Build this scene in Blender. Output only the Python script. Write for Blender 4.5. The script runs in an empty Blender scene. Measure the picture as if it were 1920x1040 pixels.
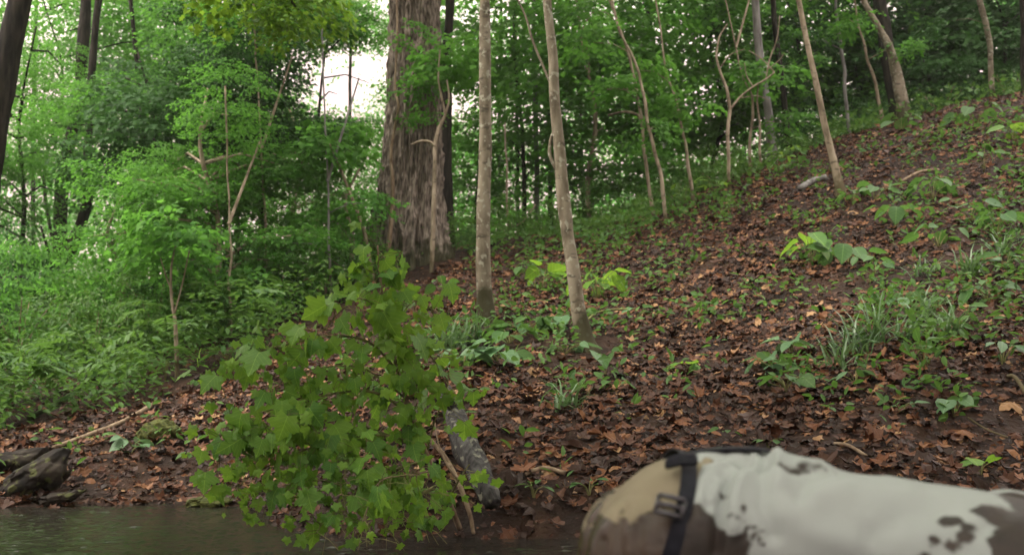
import bpy, math, random
import numpy as np
from mathutils import Vector, noise as mnoise

R = math.radians
random.seed(7)
rng = np.random.default_rng(11)
scene = bpy.context.scene
COL = scene.collection

# ------------------------------------------------------------------ camera
FPX, PITCH, CAMZ = 2059.0, R(6.37), 0.60
cam_d = bpy.data.cameras.new('camera')
cam = bpy.data.objects.new('camera', cam_d); COL.objects.link(cam)
cam.location = (0, 0, CAMZ); cam.rotation_euler = (R(90) + PITCH, 0, 0)
cam_d.sensor_width = 36; cam_d.lens = FPX / 1920 * 36
cam_d.clip_start = 0.05; cam_d.clip_end = 1000
cam_d.dof.use_dof = True; cam_d.dof.focus_distance = 4.9; cam_d.dof.aperture_fstop = 4.0
scene.camera = cam

# ------------------------------------------------------------------ sky, sun, exposure
SUN_EL, SUN_AZ = R(58), R(252)          # compass direction the light comes from (0 = +Y, clockwise)
world = bpy.data.worlds.new('World'); scene.world = world; world.use_nodes = True
wn = world.node_tree; wn.nodes.clear()
sky = wn.nodes.new('ShaderNodeTexSky'); sky.sky_type = 'NISHITA'; sky.sun_disc = False
sky.sun_elevation = SUN_EL; sky.sun_rotation = SUN_AZ
sky.air_density = 1.0; sky.dust_density = 4.0; sky.ozone_density = 1.0
# thin warm overcast over the whole sky: brightest overhead, dimmer and pinker towards the horizon all round
tcw = wn.nodes.new('ShaderNodeTexCoord'); sep = wn.nodes.new('ShaderNodeSeparateXYZ'); wn.links.new(tcw.outputs['Generated'], sep.inputs[0])
crw = wn.nodes.new('ShaderNodeValToRGB'); wn.links.new(sep.outputs[2], crw.inputs[0])
crw.color_ramp.elements[0].position = 0.0; crw.color_ramp.elements[0].color = (1.6, 1.02, .90, 1)
crw.color_ramp.elements[1].position = 1.0; crw.color_ramp.elements[1].color = (11.5, 10.6, 10.0, 1)
el = crw.color_ramp.elements.new(.22); el.color = (2.4, 1.62, 1.42, 1)
mixc = wn.nodes.new('ShaderNodeMix'); mixc.data_type = 'RGBA'; mixc.inputs[0].default_value = 0.92
bg = wn.nodes.new('ShaderNodeBackground'); bg.inputs[1].default_value = 0.14
wo = wn.nodes.new('ShaderNodeOutputWorld')
wn.links.new(sky.outputs[0], mixc.inputs[6]); wn.links.new(crw.outputs[0], mixc.inputs[7]); wn.links.new(mixc.outputs[2], bg.inputs[0]); wn.links.new(bg.outputs[0], wo.inputs[0])
sun_d = bpy.data.lights.new('sun', 'SUN'); sun_d.energy = 1.5; sun_d.angle = R(20); sun_d.color = (1.0, 0.92, 0.80)
sun = bpy.data.objects.new('sun', sun_d); COL.objects.link(sun)
sd = Vector((math.sin(SUN_AZ) * math.cos(SUN_EL), math.cos(SUN_AZ) * math.cos(SUN_EL), math.sin(SUN_EL)))
sun.rotation_euler = sd.to_track_quat('Z', 'Y').to_euler()
scene.view_settings.view_transform = 'Standard'; scene.view_settings.look = 'None'
scene.view_settings.gamma = 1.0; scene.view_settings.use_curve_mapping = False
scene.view_settings.exposure = 2.25
scene.render.engine = 'CYCLES'
cy = scene.cycles
cy.use_denoising = True; cy.max_bounces = 7; cy.diffuse_bounces = 4; cy.glossy_bounces = 2
cy.transmission_bounces = 4; cy.transparent_max_bounces = 4; cy.caustics_reflective = False; cy.caustics_refractive = False

# ------------------------------------------------------------------ numeric helpers
def P(px, py, Y):
    """point seen at photograph pixel (px, py), at world depth Y"""
    u, w = (px - 960) / FPX, (520 - py) / FPX
    d = np.array([u, math.cos(PITCH) - w * math.sin(PITCH), math.sin(PITCH) + w * math.cos(PITCH)])
    return np.array([0, 0, CAMZ]) + d * (Y / d[1])

def project(v):
    v = np.asarray(v, float)
    d = v - np.array([0, 0, CAMZ])
    f = d[..., 1] * math.cos(PITCH) + d[..., 2] * math.sin(PITCH)
    w = -d[..., 1] * math.sin(PITCH) + d[..., 2] * math.cos(PITCH)
    f = np.where(f < .05, .05, f)
    return 960 + d[..., 0] / f * FPX, 520 - w / f * FPX

def _hash(i, j, k, s):
    h = (i * 374761393 + j * 668265263 + k * 2147483647 + s * 974634777) & 0xffffffff
    h = ((h ^ (h >> 13)) * 1274126177) & 0xffffffff
    return ((h ^ (h >> 16)) & 0xffff) / 65535.0

def vnoise(p, scale=1.0, seed=0):
    """value noise in -1..1 on an (n,3) or (n,2) array"""
    p = np.asarray(p, float) * scale
    if p.shape[-1] == 2: p = np.concatenate([p, np.zeros(p.shape[:-1] + (1,))], -1)
    i = np.floor(p).astype(np.int64); f = p - i; f = f * f * (3 - 2 * f)
    out = 0
    for dx in (0, 1):
        for dy in (0, 1):
            for dz in (0, 1):
                w = (f[..., 0] if dx else 1 - f[..., 0]) * (f[..., 1] if dy else 1 - f[..., 1]) * (f[..., 2] if dz else 1 - f[..., 2])
                out = out + w * _hash(i[..., 0] + dx, i[..., 1] + dy, i[..., 2] + dz, seed)
    return out * 2 - 1

def fbm(p, scale, oct=3, seed=0):
    o, a, t = 0, 1.0, 0
    for k in range(oct):
        o = o + a * vnoise(p, scale * 2 ** k, seed + k); t += a; a *= .5
    return o / t

def rotm(yaw, pitch, roll):
    """(n,3,3): roll about x, then pitch about y (positive = tip of x goes up), then yaw about z"""
    yaw, pitch, roll = np.broadcast_arrays(*[np.atleast_1d(np.asarray(a, float)) for a in (yaw, pitch, roll)])
    cz, sz, c2, s2, cx, sx = np.cos(yaw), np.sin(yaw), np.cos(-pitch), np.sin(-pitch), np.cos(roll), np.sin(roll)
    m = np.empty(yaw.shape + (3, 3))
    m[..., 0, 0] = cz * c2; m[..., 0, 1] = cz * s2 * sx - sz * cx; m[..., 0, 2] = cz * s2 * cx + sz * sx
    m[..., 1, 0] = sz * c2; m[..., 1, 1] = sz * s2 * sx + cz * cx; m[..., 1, 2] = sz * s2 * cx - cz * sx
    m[..., 2, 0] = -s2; m[..., 2, 1] = c2 * sx; m[..., 2, 2] = c2 * cx
    return m

def scatter(tpl, M, T, S):
    """copies of a template (verts, tris) -> one (verts, tris)"""
    tv, tt = tpl
    S = np.asarray(S, float); S = S[:, None] if S.ndim == 1 else S
    v = np.einsum('kij,knj->kni', M, tv[None] * S[:, None, :]) + T[:, None, :]
    k, n = v.shape[:2]
    return v.reshape(-1, 3), (tt[None] + (np.arange(k) * n)[:, None, None]).reshape(-1, 3)

class Geo:
    def __init__(s): s.v, s.t, s.q, s.n = [], [], [], 0
    def add(s, v, t=None, q=None):
        v = np.asarray(v, float).reshape(-1, 3)
        if t is not None and len(t): s.t.append(np.asarray(t, np.int64).reshape(-1, 3) + s.n)
        if q is not None and len(q): s.q.append(np.asarray(q, np.int64).reshape(-1, 4) + s.n)
        s.v.append(v); s.n += len(v); return s
    def mesh(s, name, origin=(0, 0, 0), smooth=False):
        v = np.concatenate(s.v) - np.asarray(origin, float)
        t = np.concatenate(s.t) if s.t else np.zeros((0, 3), np.int64)
        q = np.concatenate(s.q) if s.q else np.zeros((0, 4), np.int64)
        me = bpy.data.meshes.new(name)
        me.vertices.add(len(v)); me.vertices.foreach_set('co', v.astype(np.float32).ravel())
        me.loops.add(t.size + q.size); me.loops.foreach_set('vertex_index', np.concatenate([t.ravel(), q.ravel()]).astype(np.int32))
        me.polygons.add(len(t) + len(q))
        st = np.concatenate([np.arange(len(t)) * 3, t.size + np.arange(len(q)) * 4]).astype(np.int32)
        me.polygons.foreach_set('loop_start', st)
        me.polygons.foreach_set('use_smooth', np.full(len(st), smooth, bool))
        me.update(calc_edges=True)
        return me

def link(name, me, mat=None, parent=None, loc=None):
    o = bpy.data.objects.new(name, me); COL.objects.link(o)
    if mat is not None and me is not None and len(me.materials) == 0: me.materials.append(mat)
    if parent is not None: o.parent = parent
    if loc is not None: o.location = loc
    return o

def tag(o, label=None, cat=None, group=None, kind=None):
    if label: o['label'] = label
    if cat: o['category'] = cat
    if group: o['group'] = group
    if kind: o['kind'] = kind
    return o

def thing(name, label, cat, loc, group=None):
    o = bpy.data.objects.new(name, None); COL.objects.link(o); o.location = loc
    o.empty_display_size = .1
    return tag(o, label, cat, group)

def smooth_line(pts, n):
    """Catmull-Rom through rows of (x, y, z, r)"""
    p = np.asarray(pts, float)
    if len(p) < 2: return p
    e = np.vstack([2 * p[0] - p[1], p, 2 * p[-1] - p[-2]])
    out = []
    for i in range(1, len(e) - 2):
        t = np.linspace(0, 1, n, endpoint=False)[:, None]
        a, b, c, d = e[i - 1], e[i], e[i + 1], e[i + 2]
        out.append(.5 * (2 * b + (c - a) * t + (2 * a - 5 * b + 4 * c - d) * t ** 2 + (3 * b - a - 3 * c + d) * t ** 3))
    out.append(p[-1:]); return np.vstack(out)

def tube(line, sides=8, rough=0.0, seed=0, squash=None):
    """closed tube along rows of (x, y, z, r)"""
    line = np.asarray(line, float); c, r = line[:, :3], line[:, 3]
    tg = np.gradient(c, axis=0); tg /= np.linalg.norm(tg, axis=1)[:, None] + 1e-9
    ref = np.array([0, 1., 0]) if abs(tg[0][1]) < .8 else np.array([1., 0, 0])
    n = np.cross(tg[0], ref); n /= np.linalg.norm(n)
    a = np.arange(sides) / sides * 2 * np.pi
    rows = []
    for i in range(len(c)):
        n = n - tg[i] * np.dot(n, tg[i]); n /= np.linalg.norm(n); b = np.cross(tg[i], n)
        rows.append(c[i] + r[i] * (np.cos(a)[:, None] * n + np.sin(a)[:, None] * b * (squash or 1)))
    v = np.array(rows)
    if rough:
        cc = np.repeat(c[:, None], sides, 1)
        d = v - cc
        k = 1 + rough * fbm(v.reshape(-1, 3) / (r.mean() * 2 + 1e-4), 1.0, 2, seed).reshape(v.shape[:2])
        v = cc + d * k[..., None]
    m = len(c)
    i, j = np.meshgrid(np.arange(m - 1), np.arange(sides), indexing='ij')
    q = np.stack([i * sides + j, i * sides + (j + 1) % sides, (i + 1) * sides + (j + 1) % sides, (i + 1) * sides + j], -1).reshape(-1, 4)
    v = np.vstack([v.reshape(-1, 3), c[:1], c[-1:]])
    j = np.arange(sides); k = m * sides
    t = np.vstack([np.stack([np.full(sides, k), (j + 1) % sides, j], -1),
                   np.stack([np.full(sides, k + 1), (m - 1) * sides + j, (m - 1) * sides + (j + 1) % sides], -1)])
    return v, t, q

def add_tube(g, line, sides=8, rough=0.0, seed=0, squash=None):
    v, t, q = tube(line, sides, rough, seed, squash); g.add(v, t, q); return g

# ------------------------------------------------------------------ ground height
CTRL = []
def cp(px, py, Y): CTRL.append(P(px, py, Y))
for px, py, Y in [
    (-700, 945, 6.3), (-300, 948, 6.3), (0, 943, 6.4), (200, 940, 6.5), (400, 938, 6.6), (520, 965, 5.9), (650, 1000, 5.05), (780, 1005, 4.95), (900, 1003, 4.95), (1090, 1002, 4.9), (1500, 1010, 4.75), (1900, 1015, 4.7), (2400, 1015, 4.7),
    (0, 850, 7.1), (200, 815, 7.6), (330, 775, 8.2), (420, 745, 8.5), (560, 720, 8.3), (700, 760, 6.7), (850, 740, 6.7), (900, 900, 5.35), (1050, 890, 5.35), (760, 900, 5.3), (620, 900, 5.7),
    (200, 720, 10.5), (0, 740, 10.5), (-300, 760, 10.5), (430, 650, 11), (600, 610, 11), (790, 500, 13.6), (650, 520, 15), (905, 608, 9), (1100, 655, 8),
    (1580, 365, 11), (1920, 185, 15.5), (1700, 228, 15), (1450, 308, 14.6), (1360, 362, 14.2), (1230, 418, 14), (1080, 440, 15.5), (960, 455, 15.5),
    (1500, 600, 8), (1900, 600, 7), (1900, 400, 9.5), (1650, 480, 9.2), (1300, 800, 5.9), (1800, 850, 5.2), (1900, 750, 5.7), (1500, 850, 5.3), (1300, 900, 5.15), (1700, 890, 4.98), (2050, 900, 5.0), (2300, 600, 6.6), (2400, 300, 9.5),
    (950, 760, 6.6), (1200, 700, 7.0), (1250, 540, 9.8), (1100, 545, 10.3), (2350, 130, 14)]:
    cp(px, py, Y)
CTRL += [np.array(c, float) for c in [
    (-3, 3.2, -.3), (0, 3.0, -.28), (3, 3.0, -.26), (-2, 1.2, -.25), (.7, 1.65, -.12), (2, 1.5, -.18), (-6, 3, -.3), (6, 2.6, -.25), (-12, 2.5, -.3), (12, 2, -.3), (0, -2, -.3), (0, -6, .5), (-10, -8, .9), (10, -8, 1.0), (0, -25, 2.5),
    (-40, -10, 2), (40, -10, 2.5), (-12, 6.2, 0.0), (12, 4.6, 0.05), (-20, 12, .8),
    (-8, 20, 1.25), (-3, 20, 1.7), (2, 21, 2.6), (6, 21, 3.9), (11, 22, 5.6), (-14, 30, 1.6), (0, 30, 2.2), (8, 30, 3.6), (16, 30, 5.6), (-25, 50, 2.2), (0, 50, 2.8), (25, 50, 5.5), (-40, 90, 3), (0, 90, 3.2), (40, 90, 6), (16, 12, 5.6), (25, 15, 7.5)]]
CTRL = np.array(CTRL)
def _tps(d): return np.where(d > 1e-9, d * d * np.log(d + 1e-12), 0)
_n = len(CTRL); _K = _tps(np.linalg.norm(CTRL[:, None, :2] - CTRL[None, :, :2], axis=2)) + np.eye(_n) * .02
_A = np.zeros((_n + 3, _n + 3)); _A[:_n, :_n] = _K; _A[:_n, _n] = 1; _A[:_n, _n + 1:] = CTRL[:, :2]; _A[_n:, :_n] = _A[:_n, _n:].T
_W = np.linalg.solve(_A, np.concatenate([CTRL[:, 2], np.zeros(3)]))
def gh(x, y, fine=True):
    x = np.asarray(x, float); y = np.asarray(y, float); sh = x.shape
    p = np.stack([np.clip(x.ravel(), -45, 45), np.clip(y.ravel(), -28, 95)], -1)
    out = np.empty(len(p))
    for i in range(0, len(p), 20000):
        b = p[i:i + 20000]
        out[i:i + 20000] = _tps(np.linalg.norm(b[:, None] - CTRL[None, :, :2], axis=2)) @ _W[:_n] + _W[_n] + b @ _W[_n + 1:]
    out = np.clip(out, -.35, 14)
    if fine:
        q = np.stack([x.ravel(), y.ravel()], -1)
        out = out + .055 * vnoise(q, 1.1, 3) + .03 * vnoise(q, 2.7, 4) + .014 * vnoise(q, 7, 5)
    return out.reshape(sh)
def gh1(x, y): return float(gh(np.array([x]), np.array([y]))[0])
def gnormal(x, y, e=.12):
    n = np.stack([gh(x - e, y) - gh(x + e, y), gh(x, y - e) - gh(x, y + e), np.full(np.shape(x), 2 * e)], -1)
    return n / np.linalg.norm(n, axis=-1, keepdims=True)
def on_ground(px, py, fallback=12.0):
    Y = np.concatenate([np.arange(4.2, 14, .03), np.arange(14, 40, .1)])
    a, b = P(px, py, 1.0) - [0, 0, CAMZ], None
    pt = np.array([0, 0, CAMZ]) + a[None] * Y[:, None]
    k = np.nonzero(pt[:, 2] <= gh(pt[:, 0], pt[:, 1]))[0]
    if len(k) == 0:
        p = P(px, py, fallback); p[2] = gh1(p[0], p[1]); return p
    p = pt[k[0]]; p[2] = gh1(p[0], p[1]); return p

# ------------------------------------------------------------------ materials
def nodes(name):
    m = bpy.data.materials.new(name); m.use_nodes = True
    nt = m.node_tree; b = nt.nodes['Principled BSDF']
    return m, nt, b
def N(nt, typ, **kw):
    n = nt.nodes.new(typ)
    for k, v in kw.items(): setattr(n, k, v)
    return n
def ramp(nt, fac, stops, interp='LINEAR'):
    r = N(nt, 'ShaderNodeValToRGB'); r.color_ramp.interpolation = interp
    while len(r.color_ramp.elements) < len(stops): r.color_ramp.elements.new(.5)
    for e, (p, c) in zip(r.color_ramp.elements, stops): e.position = p; e.color = (*c, 1) if len(c) == 3 else c
    if fac is not None: nt.links.new(fac, r.inputs[0])
    return r.outputs[0]
def tex(nt, scale, detail=3, kind='ShaderNodeTexNoise', vec=None, dist=0):
    t = N(nt, kind); t.inputs['Scale'].default_value = scale
    if kind == 'ShaderNodeTexNoise': t.inputs['Detail'].default_value = detail; t.inputs['Distortion'].default_value = dist
    if vec is None:
        c = N(nt, 'ShaderNodeTexCoord'); vec = c.outputs['Object']
    nt.links.new(vec, t.inputs['Vector']); return t.outputs[0]
def math_n(nt, op, a, b=None, clamp=False):
    n = N(nt, 'ShaderNodeMath', operation=op); n.use_clamp = clamp
    for k, x in enumerate((a, b)):
        if x is None: continue
        if isinstance(x, (int, float)): n.inputs[k].default_value = x
        else: nt.links.new(x, n.inputs[k])
    return n.outputs[0]
def mix(nt, fac, a, b, mode='MIX'):
    n = N(nt, 'ShaderNodeMix', data_type='RGBA', blend_type=mode)
    for k, x in ((0, fac), (6, a), (7, b)):
        if isinstance(x, (int, float)): n.inputs[k].default_value = x
        elif isinstance(x, tuple): n.inputs[k].default_value = (*x, 1)
        else: nt.links.new(x, n.inputs[k])
    return n.outputs[2]
def bump(nt, b, h, strength=.4, dist=.01):
    n = N(nt, 'ShaderNodeBump'); n.inputs['Strength'].default_value = strength; n.inputs['Distance'].default_value = dist
    nt.links.new(h, n.inputs['Height']); nt.links.new(n.outputs[0], b.inputs['Normal'])
def world_pos(nt):
    return N(nt, 'ShaderNodeNewGeometry').outputs['Position']

def leaf_mat(name, lo, hi, trans, tw=.38, rough=.5, spec=.4, big=.35, veins=0):
    """green leaf: diffuse face, light through the blade, hue changing leaf by leaf and bough by bough"""
    m, nt, b = nodes(name)
    g = N(nt, 'ShaderNodeNewGeometry'); oi = N(nt, 'ShaderNodeObjectInfo')
    r = math_n(nt, 'FRACT', math_n(nt, 'ADD', g.outputs['Random Per Island'], oi.outputs['Random']))
    big_n = tex(nt, big, 2, vec=g.outputs['Position'])
    f = math_n(nt, 'ADD', math_n(nt, 'MULTIPLY', r, .55), math_n(nt, 'MULTIPLY', math_n(nt, 'SUBTRACT', big_n, .28), 1.0), True)
    c = ramp(nt, f, [(0, lo), (.5, tuple((a + b_) / 2 for a, b_ in zip(lo, hi))), (1, hi)])
    nt.links.new(c, b.inputs['Base Color']); b.inputs['Roughness'].default_value = rough
    b.inputs['Specular IOR Level'].default_value = spec
    if veins:      # pale midrib and side veins along the blade
        oc = N(nt, 'ShaderNodeTexCoord'); sx = N(nt, 'ShaderNodeSeparateXYZ'); nt.links.new(oc.outputs['Object'], sx.inputs[0])
        ay = math_n(nt, 'ABSOLUTE', sx.outputs[1])
        mid = ramp(nt, ay, [(0, (1, 1, 1)), (.022, (0, 0, 0))])
        fr = math_n(nt, 'PINGPONG', math_n(nt, 'SUBTRACT', sx.outputs[0], math_n(nt, 'MULTIPLY', ay, .75)), .085)
        side = ramp(nt, fr, [(0, (1, 1, 1)), (.014, (0, 0, 0))])
        vv_ = math_n(nt, 'ADD', math_n(nt, 'MULTIPLY', mid, .6), math_n(nt, 'MULTIPLY', side, .32), True)
        blotch = tex(nt, 5, 4, vec=oc.outputs['Object'])
        c = mix(nt, math_n(nt, 'MULTIPLY', blotch, .5), c, tuple(x * .55 for x in lo))
        c = mix(nt, vv_, c, tuple(min(1, x * 1.5 + .03) for x in hi)); nt.links.new(c, b.inputs['Base Color'])
    t = N(nt, 'ShaderNodeBsdfTranslucent')
    tc = mix(nt, .35, c, trans); nt.links.new(tc, t.inputs[0])
    ms = N(nt, 'ShaderNodeMixShader'); ms.inputs[0].default_value = tw
    nt.links.new(b.outputs[0], ms.inputs[1]); nt.links.new(t.outputs[0], ms.inputs[2])
    nt.links.new(ms.outputs[0], nt.nodes['Material Output'].inputs[0])
    return m
M = {}
M['leaf_far'] = leaf_mat('far_foliage', (.034, .125, .028), (.108, .28, .054), (.18, .50, .075), .55, .7, .08, .22)
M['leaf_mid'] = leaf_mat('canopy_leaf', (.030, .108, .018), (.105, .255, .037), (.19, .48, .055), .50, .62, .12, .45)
M['leaf_dark'] = leaf_mat('shaded_canopy_leaf', (.014, .050, .013), (.046, .115, .028), (.08, .19, .04), .30, .65, .1, .5)  # darker copy of the canopy leaf, with shade put into its colour
M['leaf_bush'] = leaf_mat('maple_leaf', (.028, .095, .016), (.165, .30, .030), (.32, .52, .035), .44, .5, .22, 2.6)
M['leaf_herb'] = leaf_mat('herb_leaf', (.024, .078, .018), (.088, .172, .034), (.17, .33, .045), .40, .55, .2, .9)
M['leaf_pale'] = leaf_mat('pale_herb_leaf', (.05, .125, .05), (.11, .20, .085), (.18, .32, .09), .32, .5, .25, 2)
M['leaf_bush_v'] = leaf_mat('veined_maple_leaf', (.026, .110, .022), (.18, .33, .034), (.34, .56, .04), .46, .5, .22, 2.6, 1)
M['leaf_herb_v'] = leaf_mat('veined_herb_leaf', (.026, .088, .022), (.088, .18, .038), (.17, .34, .05), .40, .5, .25, .9, 1)
M['leaf_pale_v'] = leaf_mat('veined_pale_leaf', (.05, .125, .05), (.11, .20, .085), (.18, .32, .09), .32, .5, .25, 2, 1)
M['grass'] = leaf_mat('grass_blade', (.04, .09, .035), (.09, .17, .06), (.18, .30, .08), .3, .4, .5, 2)

def dead_mat(name):
    m, nt, b = nodes(name)
    g = N(nt, 'ShaderNodeNewGeometry'); oi = N(nt, 'ShaderNodeObjectInfo')
    r = math_n(nt, 'FRACT', math_n(nt, 'ADD', g.outputs['Random Per Island'], oi.outputs['Random']))
    c = ramp(nt, r, [(0, (.007, .004, .003)), (.30, (.022, .009, .006)), (.52, (.080, .028, .011)), (.66, (.032, .016, .011)), (.82, (.130, .049, .019)), (.94, (.19, .088, .038)), (1, (.33, .205, .10))])
    n1 = tex(nt, 38, 3, vec=g.outputs['Position'])
    c = mix(nt, math_n(nt, 'MULTIPLY', n1, .55), c, (.045, .026, .016))
    nt.links.new(c, b.inputs['Base Color']); b.inputs['Roughness'].default_value = .55; b.inputs['Specular IOR Level'].default_value = .14
    bump(nt, b, tex(nt, 90, 3, vec=g.outputs['Position']), .4, .004)
    return m
M['dead'] = dead_mat('dead_leaf')

m, nt, b = nodes('forest_soil'); M['soil'] = m
w = world_pos(nt); n1 = tex(nt, 3.5, 5, vec=w); n2 = tex(nt, 28, 4, vec=w)
c = ramp(nt, n1, [(.3, (.009, .0055, .004)), (.55, (.026, .013, .0075)), (.75, (.046, .024, .013))])
c = mix(nt, math_n(nt, 'MULTIPLY', n2, .5), c, (.010, .007, .005))
nt.links.new(c, b.inputs['Base Color']); b.inputs['Roughness'].default_value = .75; b.inputs['Specular IOR Level'].default_value = .10
bump(nt, b, n2, .8, .03)

def bark_mat(name, cols, moss=None, moss_h=.5, vs=(30, 30, 5), lich=None, bands=False):
    m, nt, b = nodes(name)
    tc = N(nt, 'ShaderNodeTexCoord'); mp = N(nt, 'ShaderNodeMapping'); mp.inputs['Scale'].default_value = vs
    nt.links.new(tc.outputs['Object'], mp.inputs[0])
    n1 = tex(nt, 1, 6, vec=mp.outputs[0]); n2 = tex(nt, 4.5, 4)
    c = ramp(nt, n1, [(.36, cols[0]), (.5, cols[1]), (.66, cols[2])])
    c = mix(nt, math_n(nt, 'MULTIPLY', n2, .6), c, tuple(x * .8 for x in cols[0]))
    if bands:
        mb = N(nt, 'ShaderNodeMapping'); mb.inputs['Scale'].default_value = (9, 9, 22); nt.links.new(tc.outputs['Object'], mb.inputs[0])
        f = ramp(nt, tex(nt, 1, 3, vec=mb.outputs[0]), [(.58, (0, 0, 0)), (.70, (1, 1, 1))])
        c = mix(nt, math_n(nt, 'MULTIPLY', f, .7), c, tuple(x * .35 for x in cols[0]))
    if lich:
        f = ramp(nt, tex(nt, 19, 5), [(.56, (0, 0, 0)), (.63, (1, 1, 1))])
        c = mix(nt, f, c, lich)
    if moss:
        s = N(nt, 'ShaderNodeSeparateXYZ'); nt.links.new(tc.outputs['Object'], s.inputs[0])
        h = math_n(nt, 'ADD', math_n(nt, 'DIVIDE', s.outputs[2], moss_h), math_n(nt, 'MULTIPLY', math_n(nt, 'SUBTRACT', tex(nt, 6, 4), .5), 2.2))
        f = ramp(nt, h, [(.35, (1, 1, 1)), (.75, (0, 0, 0))])
        c = mix(nt, math_n(nt, 'MULTIPLY', f, .88), c, moss)
    nt.links.new(c, b.inputs['Base Color']); b.inputs['Roughness'].default_value = .85
    b.inputs['Specular IOR Level'].default_value = .10
    bump(nt, b, n1, .8, .02 if 'fissured' in name else .008)
    return m
M['bark_big'] = bark_mat('fissured_bark', [(.042, .035, .028), (.18, .15, .122), (.34, .29, .238)], (.028, .030, .013), .35, (34, 34, 7.5))
M['bark_pale'] = bark_mat('pale_smooth_bark', [(.085, .072, .050), (.175, .150, .108), (.25, .22, .165)], (.028, .028, .012), .5, (12, 12, 5), (.25, .245, .19), True)
M['bark_tan'] = bark_mat('tan_sapling_bark', [(.13, .105, .072), (.255, .21, .148), (.36, .305, .225)], (.06, .05, .025), .3, (20, 20, 6), None, True)
M['bark_dark'] = bark_mat('dark_bark', [(.008, .007, .006), (.022, .019, .015), (.040, .034, .027)], (.025, .035, .012), .6, (22, 22, 4))
M['bark_grey'] = bark_mat('grey_bark', [(.09, .085, .08), (.17, .165, .155), (.24, .235, .22)], None, .5, (18, 18, 4))
M['twig'] = bark_mat('twig_bark', [(.10, .07, .045), (.20, .15, .10), (.28, .22, .15)], None, .5, (20, 20, 8))
M['log'] = bark_mat('weathered_log', [(.016, .0155, .015), (.045, .044, .042), (.085, .084, .078)], None, .5, (30, 30, 6), (.13, .13, .10))
M['stem'] = bark_mat('green_stem', [(.07, .08, .03), (.13, .13, .05), (.2, .18, .08)], None, .5, (30, 30, 8))
M['rock'] = bark_mat('wet_rock', [(.007, .006, .005), (.020, .016, .012), (.045, .036, .027)], None, .5, (9, 9, 9), (.05, .055, .02))
M['rock'].node_tree.nodes['Principled BSDF'].inputs['Roughness'].default_value = .8
M['moss'] = bark_mat('moss_clump', [(.03, .035, .012), (.06, .07, .02), (.10, .11, .03)], None, .5, (40, 40, 40))

m, nt, b = nodes('muddy_water'); M['water'] = m
w = world_pos(nt)
n1 = tex(nt, 1.2, 3, vec=w)
c = ramp(nt, n1, [(.3, (.011, .010, .008)), (.7, (.020, .018, .014))])
nt.links.new(c, b.inputs['Base Color']); b.inputs['Roughness'].default_value = .06; b.inputs['IOR'].default_value = 1.33
b.inputs['Specular IOR Level'].default_value = .5
hh = tex(nt, 70, 4, vec=w, dist=.5)
bump(nt, b, hh, .22, .01)

# ------------------------------------------------------------------ leaf shapes (unit length along +x)
def sym_fan(half, mids, zf):
    """leaf outline from its half outline, fanned to points on the midrib"""
    half = np.array(half, float); mids = np.array(mids, float)
    nm = len(mids)
    L = np.stack([half[:, 0], half[:, 1]], -1); inner = half[1:-1]
    out = [(x, 0) for x in mids] + [tuple(half[0])] + [tuple(half[-1])] + [tuple(p) for p in inner] + [(p[0], -p[1]) for p in inner]
    out = np.array(out); ni = len(inner)
    tri = []
    for sgn in (0, 1):
        idx = [nm] + [nm + 2 + sgn * ni + k for k in range(ni)] + [nm + 1]
        xs = [out[i][0] for i in idx]
        near = [int(np.argmin(np.abs(mids - (x if x < .9 else .9)))) for x in xs]
        near = list(np.maximum.accumulate(near))
        for k in range(len(idx) - 1):
            a, b_ = idx[k], idx[k + 1]
            tri.append((near[k], a, b_) if not sgn else (near[k], b_, a))
            if near[k + 1] != near[k]:
                tri.append((near[k], b_, near[k + 1]) if not sgn else (near[k], near[k + 1], b_))
    z = np.array([zf(x, y) for x, y in out])
    return np.column_stack([out, z]), np.array(tri)
DIAMOND = (np.array([(0, 0, 0), (.42, .30, .07), (1, 0, -.1), (.42, -.30, .07)], float), np.array([(0, 2, 1), (0, 3, 2)]))
OVAL = sym_fan([(0, 0), (.25, .19), (.55, .23), (.82, .12), (1, 0)], [.3, .7], lambda x, y: .25 * abs(y) - .16 * x * x)
BROAD = sym_fan([(0, 0), (.02, .18), (.18, .34), (.42, .40), (.68, .30), (.87, .13), (1, 0)], [.15, .45, .75], lambda x, y: .22 * abs(y) - .22 * x * x + .03 * math.sin(9 * x))
MAPLE = sym_fan([(0, 0), (-.12, .36), (.14, .32), (.42, .62), (.47, .25), (.68, .27), (1, 0)], [.2, .55], lambda x, y: -.18 * (x * x + 1.2 * y * y) + .12 * abs(y))
mh = [(0, 0), (-.06, .13), (-.17, .36), (-.04, .35), (.05, .48), (.14, .39), (.22, .53), (.31, .64), (.46, .68), (.48, .53), (.58, .47), (.54, .31), (.64, .28), (.72, .31), (.78, .18), (.88, .12), (1, 0)]
def mz(c1, c2, c3, ph):
    return lambda x, y: -c1 * x * x - c2 * y * y + c3 * abs(y) + .035 * math.sin(7 * x + ph) * math.cos(8 * y + ph)
MAPLE_HI = [sym_fan(mh, [.12, .3, .5, .72], mz(*a)) for a in ((.25, .35, .2, 0), (.5, .7, .3, 1), (.15, .2, .2, 2), (.8, 1.1, .35, 3), (.35, -.3, -.05, 4), (1.0, .6, .6, 5))]
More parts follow.
